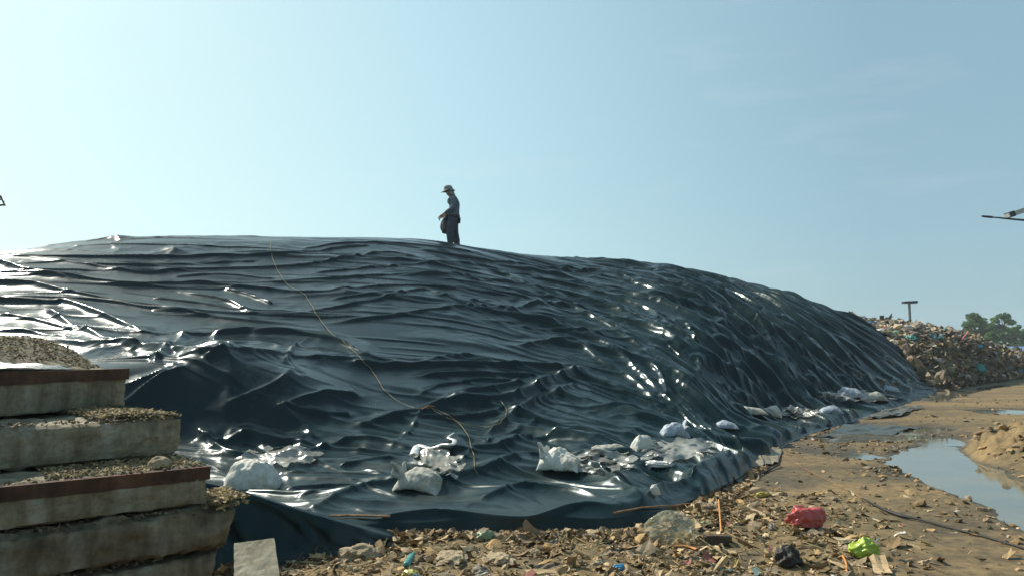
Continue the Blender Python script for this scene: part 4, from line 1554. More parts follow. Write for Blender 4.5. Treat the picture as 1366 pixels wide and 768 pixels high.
def fill_sack(seed, Ln=1.0, Wd=.62, press=1.0, iters=230):
    """a flat sewn sack blown up by its filling and laid on the ground: small cloth relaxation -> (V, quads)"""
    r_ = np.random.default_rng(seed)
    nu, nh = 56, 34
    nv = 2 * nh
    u = np.linspace(-.5, .5, nu) * Ln
    yy = np.concatenate([np.linspace(-.5, .5, nh), np.linspace(.5, -.5, nh)]) * Wd
    top = np.concatenate([np.ones(nh), -np.ones(nh)])
    X = np.zeros((nu, nv, 3))
    X[..., 0] = u[:, None]
    X[..., 1] = yy[None]
    X[..., 2] = .12 + top[None] * .02 + r_.normal(0, .004, (nu, nv))
    ru, rv = Ln / (nu - 1), Wd / (nh - 1)
    rd = math.hypot(ru, rv)
    lenv = np.full(nv, rv)
    lenv[nh - 1] = lenv[-1] = rv * .15
    V = np.zeros_like(X)
    lump_ = 1 + .5 * fbm(X[..., 0] * 2.2 + seed, X[..., 1] * 2.2, 500 + seed, 2)

    def fix(a_, b_, rest, k, only=0):
        d = X[b_] - X[a_]
        L = np.sqrt((d * d).sum(-1)) + 1e-9
        e = L - rest
        if only:
            e = np.minimum(e, 0)
        c = (k * .5 * e / L)[..., None] * d
        X[a_] += c
        X[b_] -= c
    sl = slice(None)
    for it in range(iters):
        Xp = X.copy()
        du_ = np.gradient(X, axis=0)
        dv_ = np.roll(X, -1, 1) - np.roll(X, 1, 1)
        nn = np.cross(du_, dv_)
        nn /= np.linalg.norm(nn, axis=2)[..., None] + 1e-9
        X = X + V * .88 + nn * (.0016 * press * lump_)[..., None] * min(1, it / 30) - np.array([0, 0, .0011])
        for rep in range(3):
            for o in (0, 1):
                fix((slice(o, nu - 1, 2), sl), (slice(o + 1, nu, 2), sl), ru, 1.0)
            Y = np.roll(X, -1, 1)
            for o in (0, 1):
                a_ = np.arange(o, nv, 2)
                b_ = (a_ + 1) % nv
                fix((sl, a_), (sl, b_), lenv[a_][None], 1.0)
            for o in (0, 1):
                a_ = np.arange(nv)
                b_ = (a_ + 1) % nv
                skip = lenv[a_] > rv * .5
                for q_ in (0, 1):
                    aa, bb = a_[skip][q_::2], b_[skip][q_::2]
                    fix((slice(o, nu - 1, 2), aa), (slice(o + 1, nu, 2), bb), rd, .6)
                    fix((slice(o, nu - 1, 2), bb), (slice(o + 1, nu, 2), aa), rd, .6)
        fix((slice(0, nu - 2), sl), (slice(2, nu), sl), 2 * ru, .12, 1)
        # end seams: front and back stay sewn together
        for e_ in (0, nu - 1):
            m_ = .5 * (X[e_, :nh] + X[e_, nh:][::-1])
            X[e_, :nh] = m_
            X[e_, nh:] = m_[::-1]
        X[..., 2] = np.maximum(X[..., 2], 0)
        fl_ = X[..., 2] < .002
        X[fl_, :2] = Xp[fl_, :2] + .4 * (X[fl_, :2] - Xp[fl_, :2])
        V = np.clip(X - Xp, -.02, .02)
    i = np.arange(nu - 1)[:, None] * nv + np.arange(nv)[None]
    i2 = np.arange(nu - 1)[:, None] * nv + (np.arange(nv)[None] + 1) % nv
    return X.reshape(-1, 3), np.stack([i, i2, i2 + nv, i + nv], -1).reshape(-1, 4)


SACKS = [fill_sack(1, 1.0, .72, 1.5), fill_sack(2, 1.0, .66, 1.3), fill_sack(3, 1.0, .75, 1.4), fill_sack(4, 1.0, .5, 1.25)]


def sack(px, py, wpx, hpx, rz, label, mat, seed, neck=0, dep=.75, sag=0.0):
    p = on_tarp(px, py) if py < 700 else on_ground(px, py)
    k = p[1] / F
    L_, Hh = wpx * k / 2, hpx * k * .92
    V, Fq = SACKS[(seed - 1) % 4 if dep > .5 else 3]
    V = V.copy()
    if seed % 2:
        V[:, 0] *= -1
        Fq = Fq[:, ::-1]
    V = V * np.array([2 * L_ / np.ptp(V[:, 0]), 2 * L_ / np.ptp(V[:, 0]) * (1.0 + .12 * math.sin(seed)), Hh / V[:, 2].max()])
    c1_, _ = worley(V[:, 0] / L_ * 2.2 + seed * 1.7 + .4 * V[:, 2] / Hh, V[:, 1] / L_ * 2.6 + V[:, 2] / Hh * .9, 11)
    c2_, _ = worley(V[:, 0] / L_ * 5.0 + seed, V[:, 1] / L_ * 5.5 + V[:, 2] / Hh * 1.6, 12)
    cz_ = (np.minimum(c1_, 1) ** 2 - .3) * .22 + (np.minimum(c2_, 1) ** 2 - .3) * .10
    cen_ = np.array([0, 0, Hh * .35])
    V = cen_ + (V - cen_) * (1 + cz_[:, None] * np.array([.35, .7, 1.0]))
    V[:, 2] += Hh * .10 * fbm(V[:, 0] / L_ * 1.2 + seed, V[:, 1] / L_ * 1.2, 350 + seed, 2) - sag * Hh * (V[:, 0] / L_) ** 2
    V = rotz(V, rz)
    root = empty('sandbag', (p[0], p[1], p[2] - .02 - .16 * Hh))
    tag(root, label, 'sandbag', 'weighting bags along the foot of the sheet')
    body = np_mesh('sack_body', V, Fq, mat, root)
    if neck:                                   # the gathered, flaring mouth beyond the tie
        nn, na2 = 16, 40
        t = np.linspace(0, 1, nn)
        aa = np.linspace(0, 2 * np.pi, na2, endpoint=False)
        T, A2 = np.meshgrid(t, aa, indexing='ij')
        rad = L_ * (.34 + .26 * T ** 1.3) * (1 + .35 * T * np.sin(A2 * 5 + seed) + .15 * T * np.sin(A2 * 11))
        ln = L_ * (.42 + .20 * np.sin(A2 * 2 + seed)) * T
        x = neck * (L_ * .62 + ln * .6)
        y = rad * np.cos(A2)
        z = Hh * .50 + rad * .5 * np.sin(A2) + ln * .75
        V2 = rotz(np.column_stack([x.ravel(), y.ravel(), z.ravel()]), rz)
        i = np.arange(nn - 1)[:, None] * na2 + np.arange(na2)[None]
        i2 = np.arange(nn - 1)[:, None] * na2 + (np.arange(na2)[None] + 1) % na2
        nk = np_mesh('tied_neck', V2, np.stack([i, i2, i2 + na2, i + na2], -1).reshape(-1, 4), mat, root)
        sm = nk.modifiers.new('thickness', 'SOLIDIFY'); sm.thickness = .004
    return root


sack(338, 648, 72, 50, .05, 'plump white sack nearest the concrete slabs, sunlit on top', MSACK, 1, 0, .62)
sack(560, 644, 66, 28, -.25, 'slumped white sack with crumpled film above it in the middle of the sheet', MSACKD, 2, -1, .6, .2)
sack(748, 618, 56, 30, -.35, 'white sack with two upright ears at its tied end', MSACK, 3, -1, .6)
sack(812, 600, 54, 14, .15, 'flat rolled pale sack right of the eared white sack', MSACKD, 4, 0, .35)
sack(857, 598, 34, 26, .5, 'upright boxy white sack at the end of the flat rolled one', MSACK, 5, 0, .8)
sack(899, 578, 38, 22, .1, 'bluish sack with flared top standing behind the boxy white sack', MSACKB, 6, 1, .55)
sack(968, 567, 30, 11, -.1, 'small flat bluish sack near the right-hand foot of the sheet', MSACKB, 7, 0, .6)
sack(1028, 552, 28, 17, -.4, 'round pale sack alone on the right flank of the sheet', MSACK, 8, 0, .75)
sack(1000, 549, 44, 11, .1, 'grey flattened sack just left of the round pale sack', MSACKD, 9, 0, .4)
sack(1108, 548, 28, 11, -.1, 'small whitish sack where the sheet meets the mud', MSACKB, 10, 0, .6)
sack(1128, 526, 44, 15, -.2, 'long bluish grey sack, leftmost of the far row', MSACKB, 11, 0, .45)
sack(1160, 531, 42, 12, -.15, 'long grey sack, middle of the far row', MSACKD, 12, 0, .45)
sack(1186, 522, 28, 12, -.2, 'lilac tinted sack, rightmost of the far row', MSACKB, 13, 0, .5)

# ------------------------------------------------------------------ flap of the sheet folded up at the left front
def strip(name, rows, mat, parent=None):
    rows = np.array(rows)
    nr, nc_ = rows.shape[:2]
    return np_mesh(name, rows.reshape(-1, 3), grid_faces(nr, nc_), mat, parent)


edge_px = [(225, 634), (300, 648), (335, 659), (400, 680), (450, 695), (505, 712), (523, 720)]
e3 = [at(px, py, d_) for (px, py), d_ in zip(edge_px, (5.6, 5.75, 5.85, 6.0, 6.1, 6.22, 6.28))]
fi_, fk_ = np.meshgrid(np.arange(90) * .09, np.arange(16) * .13, indexing='ij')
fb_ = fbm(fi_ + fk_ * .6, fk_, 430, 3) + 1.2 * ridged(perlin(fi_ * .9 + fk_, fk_ * .4, 431), 2)
e3 = catmull(np.array(e3), np.linspace(0, len(e3) - 1, 90))
rows = []
for i, e in enumerate(e3):
    t = i / 89
    hgt = e[2]
    w = .05 * math.sin(i * .23 + 1) + .03 * math.sin(i * .61)
    r_ = []
    for k in range(16):                       # front face from the ground up to the folded edge
        s_ = k / 15
        r_.append((e[0] - .02 * s_, .06 * fb_[i, k] * math.sin(s_ * 3.1) + e[1] - .30 * (1 - s_) ** 1.2 * (.5 + .5 * (1 - t)) - .03 + .5 * w * math.sin(s_ * 3.1), -.03 + (hgt + .03) * s_))
    for k in range(1, 14):                    # and over the edge, back down on to the sheet
        s_ = k / 13
        r_.append((e[0] + .10 * s_, e[1] - .03 + .03 * math.sin(s_ * 3.14) + .62 * s_, hgt + .012 * math.sin(min(s_ * 9, 3.14)) - hgt * .55 * s_ ** 1.3 - .05 * s_))
    rows.append(r_)
fl = strip('folded_flap', rows, MT, tarp)
fl['label'] = 'dark edge of the sheet folded up beside the slabs'

# crumpled clear film tangled among the sacks
MSKIRT = bag_mat('torn_clear_film', (.50, .50, .45), .22, 0, .7, 7)
MSKIRT.node_tree.nodes['Principled BSDF'].inputs['Alpha'].default_value = .55


def tarp_film(cen, rx, ry, label, seed, lift=.04, n=14, up=5):
    g = np.linspace(-1, 1, n)
    C_ = np.zeros((n, n, 3))
    for i in range(n):
        for j in range(n):
            C_[i, j] = on_tarp(cen[0] + g[i] * rx, cen[1] - g[j] * ry)
    m = (n - 1) * up + 1
    t = np.linspace(0, n - 1, m)
    A_ = np.array([catmull(C_[:, j], t) for j in range(n)])            # n x m x 3
    D2 = np.array([catmull(A_[:, i], t) for i in range(m)])            # m x m x 3
    X_, Y_ = np.meshgrid(np.linspace(-1, 1, m), np.linspace(-1, 1, m), indexing='ij')
    w1_, _ = worley(X_.ravel() * 2.6 + seed * 3.1, Y_.ravel() * 1.6 + seed, 8)
    w2_, _ = worley(X_.ravel() * 6 + seed * 1.1, Y_.ravel() * 4 + seed, 9)
    hgt = lift * (.35 + 1.5 * np.minimum(w1_, 1) ** 2 + .5 * np.minimum(w2_, 1) ** 2)
    V = D2.reshape(-1, 3) + np.array([0, -.2, .9]) * hgt[:, None]
    ang = np.arctan2(Y_.ravel(), X_.ravel())
    lim = .80 + .22 * np.sin(ang * 3 + seed) * np.cos(ang * 5 + seed * 2) + .08 * np.sin(ang * 11 + seed)
    okv = np.hypot(X_, Y_).ravel() < lim
    q = grid_faces(m, m)
    q = q[okv[q].all(1)]
    o = np_mesh('plastic_film', V, q, MSKIRT)
    bm = bmesh.new(); bm.from_mesh(o.data)
    bmesh.ops.delete(bm, geom=[v for v in bm.verts if not v.link_faces], context='VERTS')
    bm.to_mesh(o.data); bm.free()
    tag(o, label, 'plastic film', 'clear film tangled among the sacks')
    return o


tarp_film((585, 622), 46, 22, 'clear crumpled film around the slumped sack', 1, .05)
tarp_film((805, 618), 62, 18, 'clear film bunched in front of the flat rolled sack', 2, .05)
tarp_film((905, 602), 62, 18, 'dull clear film spread below the bluish flared sack', 3, .05)
tarp_film((372, 612), 60, 18, 'shiny clear film gathered behind the sack nearest the slabs', 4, .05)
tarp_film((1060, 553), 36, 9, 'clear film right of the round pale sack on the flank', 5, .09)
tarp_film((1140, 531), 60, 9, 'clear film over the far row of sacks', 6, .12)

# ------------------------------------------------------------------ ropes, straps and sticks
def tube(name, pts, rad, mat, label=None, cat=None, parent=None, res=8, ns=10, flat=1.0, group=None):
    pts = catmull(np.array(pts, float), np.linspace(0, len(pts) - 1, (len(pts) - 1) * ns + 1))
    n = len(pts)
    tg = np.gradient(pts, axis=0)
    tg /= np.linalg.norm(tg, axis=1)[:, None] + 1e-9
    upv = np.array([0, 0, 1.0])
    if np.abs(tg[:, 2]).mean() > .9:
        upv = np.array([0, 1.0, 0])
    s_ = np.cross(tg, upv)
    s_ /= np.linalg.norm(s_, axis=1)[:, None] + 1e-9
    u_ = np.cross(s_, tg)
    a = np.linspace(0, 2 * np.pi, res, endpoint=False)
    rr_ = rad if np.ndim(rad) else np.full(n, rad)
    V = pts[:, None, :] + rr_[:, None, None] * (np.cos(a)[None, :, None] * s_[:, None, :] + flat * np.sin(a)[None, :, None] * u_[:, None, :])
    V = V.reshape(-1, 3)
    i = np.arange(n - 1)[:, None] * res + np.arange(res)[None]
    i2 = np.arange(n - 1)[:, None] * res + (np.arange(res)[None] + 1) % res
    o = np_mesh(name, V, np.stack([i, i2, i2 + res, i + res], -1).reshape(-1, 4), mat, parent)
    if label:
        tag(o, label, cat, group)
    return o


MROPE = noise_mat('straw_rope', [(.3, (.16, .125, .055)), (.6, (.27, .22, .11))], 60, .85, .4, .01)
MBROWN = noise_mat('brown_stick', [(.3, (.16, .08, .035)), (.6, (.30, .17, .08))], 30, .8, .4, .01)
MORANGE = noise_mat('orange_plastic', [(.3, (.42, .16, .04)), (.6, (.55, .24, .07))], 30, .6, .2, .01)
MBLACK = noise_mat('black_rubber', [(.3, (.010, .009, .008)), (.6, (.03, .026, .02))], 20, .6, .3, .01)


def over(pxs, lift):
    out = []
    for i, p in enumerate(pxs):
        q_ = on_tarp(*p)
        out.append(q_ + np.array([0, -.3 * lift, lift]))
    return out


def dense(pxs, step=6):
    P_ = catmull(np.array(pxs, float), np.linspace(0, len(pxs) - 1, int(sum(np.hypot(*(np.array(pxs[i + 1]) - np.array(pxs[i]))) for i in range(len(pxs) - 1)) / step)))
    return [tuple(p) for p in P_]


r1 = over(dense([(360, 319), (362, 338), (372, 365), (386, 382), (403, 391), (412, 402), (424, 422), (440, 443), (460, 458), (484, 482), (500, 500), (512, 520), (530, 535), (552, 545), (574, 545)]), .02)
r2 = over(dense([(574, 545), (592, 552), (612, 566), (624, 582), (628, 597), (633, 612), (633, 626), (637, 633)], 5), .022)
rad = np.full((len(r1) + len(r2) - 2) * 4 + 1, .0042)
tube('rope', r1 + r2[1:], rad, MROPE, 'long thin straw rope lying down the sheet from the crest to the foot', 'rope', ns=4, res=6)
tube('rope', over(dense([(575, 546), (600, 560), (636, 570), (660, 569), (674, 556), (675, 545), (668, 536)], 6),     .022), .0045, MROPE, 'short looped piece of rope branching off beside the knot', 'rope', ns=4, res=6)
tube('rope', over(dense([(562, 548), (572, 544), (580, 545)], 5), .03), .012, MBROWN, 'brown knot of twisted rope on the sheet', 'rope', ns=4, res=6)
tube('stick', over(dense([(440, 691), (470, 690), (520, 691)], 8), .02), .010, MBROWN, 'thin brown cane lying on the sheet near the folded flap', 'stick', ns=3)
tube('stick', over(dense([(818, 687), (850, 680), (900, 676), (935, 672)], 8), .02), .008, MBROWN, 'thin brown cane lying on the sheet behind the clear bag', 'stick', ns=3)
tube('stick', [on_ground(962, 712, .02), on_ground(961, 700, .05), on_ground(959, 680, .10)], .008, MORANGE, 'upright orange stick poking from the dirt beside the clear bag', 'stick')
tube('stick', [on_ground(1130, 768, .02), on_ground(1129, 756, .03), on_ground(1124, 744, .02)], .008, MORANGE, 'short orange stick at the bottom edge of the photo', 'stick')
tube('stick', [on_ground(900, 731, .02), on_ground(914, 732, .03), on_ground(930, 735, .02)], np.full(21, .016), MORANGE, 'flat orange strip lying in the front rubble', 'stick', flat=.4)
tube('stick', [on_ground(925, 716, .03), on_ground(950, 733, .03), on_ground(975, 747, .02)], .006, MROPE, 'thin straw stalk crossing the rubble below the wooden block', 'stick')
tube('stick', [on_ground(1040, 622, .03), on_ground(1018, 632, .02), on_ground(1002, 640, .03)], .012, MBLACK, 'dark stick at the corner of the tan sheet', 'stick')
hs = [on_ground(*p, dz) for *p, dz in [(1150, 665, .012), (1175, 679, .02), (1200, 689, .022), (1230, 696, .02), (1270, 706, .015), (1320, 719, .012), (1380, 737, .012), (1460, 762, .012)]]
rad = np.interp(np.linspace(0, 1, 71), [0, .18, .3, .45, 1], [.008, .02, .026, .014, .012])
tube('strap', hs, rad, MBLACK, 'black strap snaking over the dirt track at the right', 'strap', flat=.6)
tube('rope', [on_ground(*p, .010) for p in [(1030, 600), (1060, 618), (1090, 634), (1120, 649), (1150, 665)]], .004, MBROWN, 'thin brown cord running to the end of the black strap', 'rope')
tube('strap', [on_ground(*p, .02) for p in [(985, 571), (1010, 574), (1040, 578), (1075, 583), (1125, 586)]], .018, MBLACK, 'dark strap along the far edge of the tan sheet', 'strap', flat=.5)

# thin films lying on the ground
MTAN = bag_mat('tan_film', (.24, .20, .13), .45, 0, .4, 8)
MOLIVE = bag_mat('wet_dark_film', (.055, .055, .04), .3, 0, .5, 8)


def film(name, pxs, label, mat, lift=.03, n=26, seed=0):
    q_ = np.array([on_ground(*p) for p in pxs])          # four corners
    s_, t_ = np.meshgrid(np.linspace(0, 1, n), np.linspace(0, 1, n), indexing='ij')
    s_, t_ = s_.ravel(), t_.ravel()
    P_ = (q_[0] * ((1 - s_) * (1 - t_))[:, None] + q_[1] * (s_ * (1 - t_))[:, None] + q_[2] * (s_ * t_)[:, None] + q_[3] * ((1 - s_) * t_)[:, None])
    P_[:, 0] += .10 * fbm(s_ * 4 + seed, t_ * 4, 400 + seed, 3)
    P_[:, 1] += .10 * fbm(s_ * 4 + seed, t_ * 4, 410 + seed, 3)
    P_[:, 2] = ground_z(P_[:, 0], P_[:, 1]) + lift * (.45 + .8 * fbm(s_ * 3.2 + seed, t_ * 3.2, 420 + seed, 4)) + .012
    o = np_mesh(name, P_, grid_faces(n, n), mat)
    tag(o, label, 'plastic sheet')
    return o


film('plastic_sheet', [(978, 584), (1040, 582), (1040, 618), (1000, 626)], 'tan translucent sheet lying on the dirt at the corner of the mound', MTAN, .05, seed=1)
film('plastic_sheet', [(1098, 583), (1125, 568), (1225, 573), (1190, 584)], 'wet dark olive film lying in the mud before the mound', MOLIVE, .07, seed=2)
film('plastic_sheet', [(1020, 566), (1085, 560), (1110, 570), (1060, 577)], 'grey wet film between the sacks and the mud', MOLIVE, .08, seed=3)
MGREYF = bag_mat('grey_film', (.13, .125, .10), .5, 0, .4, 8)
film('plastic_sheet', [(1150, 560), (1180, 549), (1232, 543), (1200, 556)], 'pale grey film spread in the mud below the far sacks', MGREYF, .10, seed=4)

# ------------------------------------------------------------------ single litter items
MRED = bag_mat('red_plastic', (.50, .085, .075), .4, .1)
MLIME = bag_mat('lime_plastic', (.42, .55, .06), .4, .1)
MTEAL = bag_mat('teal_plastic', (.06, .25, .22), .35)
MBLUE = bag_mat('blue_plastic', (.03, .22, .45), .4)
MCLEAR = bag_mat('clear_dusty_film', (.52, .53, .38), .16, 0, .8)
MCLEAR.node_tree.nodes['Principled BSDF'].inputs['Alpha'].default_value = .32
MORB = bag_mat('orange_bag_film', (.60, .28, .05), .4)
MWOOD = noise_mat('old_wood', [(.3, (.05, .035, .022)), (.6, (.10, .07, .045))], 20, .85, .5, .01, stretch=(1, 6, 6))
kw = dict(amp=.30, sharp=.30, freq=1.25, flat=.3)
p = on_ground(1076, 704); lump('plastic_bag', p, (.165, .11, .12), 21, MRED, 'crumpled red plastic bag on the dirt', 'plastic bag', .2, 'litter bags on the dirt', sub=5, **kw)
p = on_ground(1154, 742); lump('plastic_bag', p, (.115, .085, .10), 22, MLIME, 'crumpled lime green bag on the dirt', 'plastic bag', .1, 'litter bags on the dirt', sub=5, **kw)
p = on_ground(895, 722); lump('plastic_bag', p, (.21, .14, .165), 23, MCLEAR, 'puffed clear plastic bag at the foot of the black sheet', 'plastic bag', .1, 'litter bags on the dirt', sub=5, amp=.16, sharp=.16, freq=1.1, flat=.5)
p = on_ground(1052, 753); lump('plastic_bag', p, (.11, .09, .10), 24, MBLACK, 'small torn black bag half buried in the rubble', 'plastic bag', .6, 'litter bags on the dirt', sub=5, **kw)
p = on_ground(648, 720); lump('plastic_bag', p, (.085, .05, .06), 25, bag_mat('pale_green_film', (.30, .40, .22), .3, .3), 'crumpled pale green cup film at the hem of the sheet', 'plastic bag', .3, 'litter bags on the dirt', sub=4, **kw)
p = on_ground(548, 767); lump('plastic_scrap', p, (.06, .04, .03), 26, bag_mat('yellow_film', (.55, .52, .14), .4), 'yellow scrap beside the teal bottle', 'plastic scrap', .1, sub=4, **kw)
p = on_ground(825, 760); lump('plastic_scrap', p, (.05, .03, .03), 27, MBLUE, 'small blue scrap in the front rubble', 'plastic scrap', .1, sub=4, **kw)
p = on_ground(1018, 662); lump('plastic_scrap', p, (.10, .05, .035), 28, bag_mat('ochre_film', (.42, .30, .06), .6), 'ochre yellow scrap of litter at the corner of the sheet', 'plastic scrap', .4, sub=4, **kw)
MSILV = bag_mat('silver_film', (.62, .62, .60), .2, 0, .8)
p = on_tarp(880, 622); lump('plastic_scrap', p, (.16, .06, .05), 29, MSILV, 'shiny silvery film scrap on the sheet below the boxy sack', 'plastic scrap', -.5, sub=4, **kw)
p = on_tarp(873, 660); lump('plastic_scrap', p, (.05, .04, .07), 30, MSACK, 'small pointed white scrap low on the sheet', 'plastic scrap', .2, sub=4, **kw)
# twisted white film above the slumped sack
tube('plastic_film', over([(552, 612), (558, 600), (575, 603), (590, 598), (604, 598), (606, 592), (598, 588), (605, 582)], .05), np.interp(np.linspace(0, 1, 71), [0, .3, .7, 1], [.06, .045, .03, .012]), MFILM, 'twisted strip of whitish film above the slumped sack', 'plastic film', flat=.5, res=10)
# bottle
b0, b1 = on_ground(541, 760, .03), on_ground(552, 746, .05)
rad = np.interp(np.linspace(0, 1, 31), [0, .04, .12, .7, .85, .97, 1], [.001, .022, .027, .027, .012, .012, .001])
tube('plastic_bottle', [b0 + (b1 - b0) * t for t in (0, .33, .66, 1)], rad, MTEAL, 'small teal plastic bottle tilted in the rubble', 'bottle', res=14)
# wooden block
bm = bmesh.new()
bmesh.ops.create_cube(bm, size=1)
bmesh.ops.scale(bm, vec=(.225, .09, .075), verts=bm.verts)
bmesh.ops.bevel(bm, geom=bm.edges[:], offset=.008, segments=2, affect='EDGES')
bmesh.ops.subdivide_edges(bm, edges=bm.edges[:], cuts=2, use_grid_fill=True)
for v in bm.verts:
    v.co += Vector((random.uniform(-.003, .003), random.uniform(-.003, .003), random.uniform(-.003, .003)))
p = on_ground(957, 722, .035)
tag(bm_obj('wood_block', bm, MWOOD, loc=p), 'dark weathered wood block right of the clear bag', 'wood block')
# plank leaning in the gap between slabs and rubble
MBOARD = slab_mat('grey_board', [(.3, (.20, .185, .135)), (.5, (.28, .26, .19)), (.7, (.34, .31, .24))], .5)
c0_, c1_ = at(312, 790, 4.95), at(376, 790, 4.95)
c3_, c2_ = at(312, 724, 5.35), at(366, 717, 5.40)
bm = bmesh.new()
nb_ = 14
rows = []
for i in range(nb_ + 1):
    r_ = []
    for j in range(9):
        s_, t_ = j / 8, i / nb_
        q_ = (c0_ * (1 - s_) + c1_ * s_) * (1 - t_) + (c3_ * (1 - s_) + c2_ * s_) * t_
        r_.append(bm.verts.new(q_ + rng.normal(0, .0015, 3)))
    rows.append(r_)
for i in range(nb_):
    for j in range(8):
        bm.faces.new((rows[i][j], rows[i][j + 1], rows[i + 1][j + 1], rows[i + 1][j]))
pl = bm_obj('board', bm, MBOARD, smooth=False)
sm = pl.modifiers.new('thickness', 'SOLIDIFY'); sm.thickness = .03; sm.offset = -1
tag(pl, 'flat grey board leaning in front of the folded flap', 'board')

# ------------------------------------------------------------------ bags on the garbage heap
MPALE = bag_mat('pale_bag_film', (.55, .54, .50), .5)
MLIL = bag_mat('lilac_bag_film', (.36, .34, .42), .5)
for (px, py, w, h, m, lab, sd_) in [
        (1303, 496, .30, .30, MTEAL, 'round teal bag low on the face of the garbage heap', 31),
        (1162, 433, .30, .16, MBLUE, 'bright blue bag at the crest beside the edge of the black sheet', 32),
        (1214, 453, .30, .16, MTEAL, 'flat teal bag high on the heap left of the lamp post', 33),
        (1245, 453, .40, .18, bag_mat('slate_teal_film', (.10, .22, .24), .5), 'slate teal bag in the middle of the heap top', 34),
        (1281, 459, .18, .18, MORB, 'small orange bag on the heap', 35),
        (1304, 463, .22, .14, bag_mat('cyan_film', (.06, .36, .42), .5), 'cyan bag near the low end of the heap top', 36),
        (1249, 444, .40, .15, MPALE, 'white film sheet near the crest of the heap', 37),
        (1244, 484, .32, .18, MLIL, 'lilac grey bag on the dark face of the heap beside the sheet', 38),
        (1250, 512, .14, .26, MPALE, 'pale upright film scrap at the right-hand foot of the black sheet', 39),
        (1268, 450, .50, .25, bag_mat('buff_film', (.42, .36, .26), .6), 'large buff sack on top of the heap', 40)]:
    p = on_heap(px, py)
    lump('garbage_bag', p + np.array([0, -.12, -.05]), (w, w * .7, h), sd_, m, lab, 'garbage bag', sd_, 'bags on the garbage heap', sub=4, amp=.3, sharp=.35, freq=1.8, flat=.4)
# ------------------------------------------------------------------ lamp posts
MPOLE = noise_mat('galvanised_pole', [(.3, (.10, .12, .12)), (.6, (.17, .19, .19))], 6, .55, .1, .01)
MDARK = noise_mat('dark_panel', [(.3, (.02, .024, .026)), (.6, (.04, .045, .05))], 6, .4, .05, .01)
MGLASS = noise_mat('lamp_glass', [(.3, (.30, .31, .29)), (.6, (.42, .42, .39))], 6, .3, .05, .01)


def box_bm(sx, sy, sz, bev=.01, M=None):
    bm = bmesh.new()
    bmesh.ops.create_cube(bm, size=1)
    bmesh.ops.scale(bm, vec=(sx, sy, sz), verts=bm.verts)
    bmesh.ops.bevel(bm, geom=bm.edges[:], offset=bev, segments=2, affect='EDGES')
    if M is not None:
        bmesh.ops.transform(bm, matrix=M, verts=bm.verts)
    return bm


D_ = 72.0
foot = at(1215.5, 466, D_); foot[2] = gz1(foot[0], foot[1])
topz = at(1215.5, 404, D_)[2]
root = empty('floodlight_pole', foot)
tag(root, 'floodlight pole with a flat crosswise head behind the garbage heap', 'floodlight')
hh0 = topz - foot[2]
tube('pole', [(0, 0, -.3), (0, 0, hh0 * .5), (0, 0, hh0 - .02)], np.linspace(.15, .12, 21), MPOLE, parent=root)
bm = box_bm(1.36, .5, .22, .03, Matrix.Translation((.05, 0, hh0 + .08)) @ Matrix.Rotation(R(-3), 4, 'Y'))
hd = bm_obj('lamp_head', bm, MDARK, root)
for sx in (-.33, .36):
    bm = box_bm(.54, .40, .03, .008, Matrix.Translation((.05 + sx, 0, hh0 - .045)))
    bm_obj('lamp_lens', bm, MGLASS, hd)

# street lamp whose arm reaches in at the right edge
D_ = 20.0
base = at(1452, 520, D_); base[2] = gz1(base[0], base[1])
root = empty('street_lamp', base)
tag(root, 'street lamp whose thin arm and lamp box reach in at the right edge', 'street lamp')
tip, mid, hub = at(1309, 288.5, D_) - base, at(1368, 294, D_) - base, at(1452, 300, D_) - base
tube('pole', [(0, 0, -.3), (0, 0, 2.5), (0, 0, hub[2] + .5)], np.linspace(.085, .06, 21), MPOLE, parent=root)
arm = tube('arm', [tip, tip + (mid - tip) * .28, tip + (mid - tip) * .45, mid, hub], np.interp(np.linspace(0, 1, 41), [0, .03, .2, .25, .3, 1], [.006, .026, .034, .018, .018, .034]), MDARK, parent=root)
a0, a1 = at(1343, 288, D_) - base, at(1385, 274, D_) - base
dv_ = Vector(a1 - a0)
ctr = Vector((a0 + a1) / 2)
M = Matrix.Translation(ctr) @ dv_.to_track_quat('X', 'Z').to_matrix().to_4x4()
hd = bm_obj('lamp_head', box_bm(dv_.length, .24, .13, .012, M), MGLASS, root)
M2 = Matrix.Translation(Vector(a0) + dv_ * .10) @ dv_.to_track_quat('X', 'Z').to_matrix().to_4x4()
bm_obj('end_cap', box_bm(.16, .26, .15, .012, M2), MDARK, hd)
for f_ in (.62, .9):
    q0 = np.array(Vector(a0) + dv_ * f_) + np.array([0, 0, -.06])
    tube('bracket', [q0, q0 + np.array([.03, 0, -.06]), np.array([q0[0] + .05, q0[1], (mid[2] + (hub[2] - mid[2]) * .3)])], .012, MDARK, parent=root)

# ------------------------------------------------------------------ trees, shed
MLEAF = None


def leaf_mat(name, c0, c1):
    m, nt, b = mat_new(name)
    at_ = N(nt, 'ShaderNodeAttribute', attribute_name='piece')
    nt.links.new(at_.outputs['Color'], b.inputs['Base Color'])
    b.inputs['Roughness'].default_value = .6
    b.inputs['Specular IOR Level'].default_value = .25
    tr_ = nt.nodes.new('ShaderNodeBsdfTranslucent')
    nt.links.new(at_.outputs['Color'], tr_.inputs['Color'])
    mx = nt.nodes.new('ShaderNodeMixShader')
    mx.inputs[0].default_value = .45
    nt.links.new(b.outputs[0], mx.inputs[1])
    nt.links.new(tr_.outputs[0], mx.inputs[2])
    nt.links.new(mx.outputs[0], nt.nodes['Material Output'].inputs['Surface'])
    return m


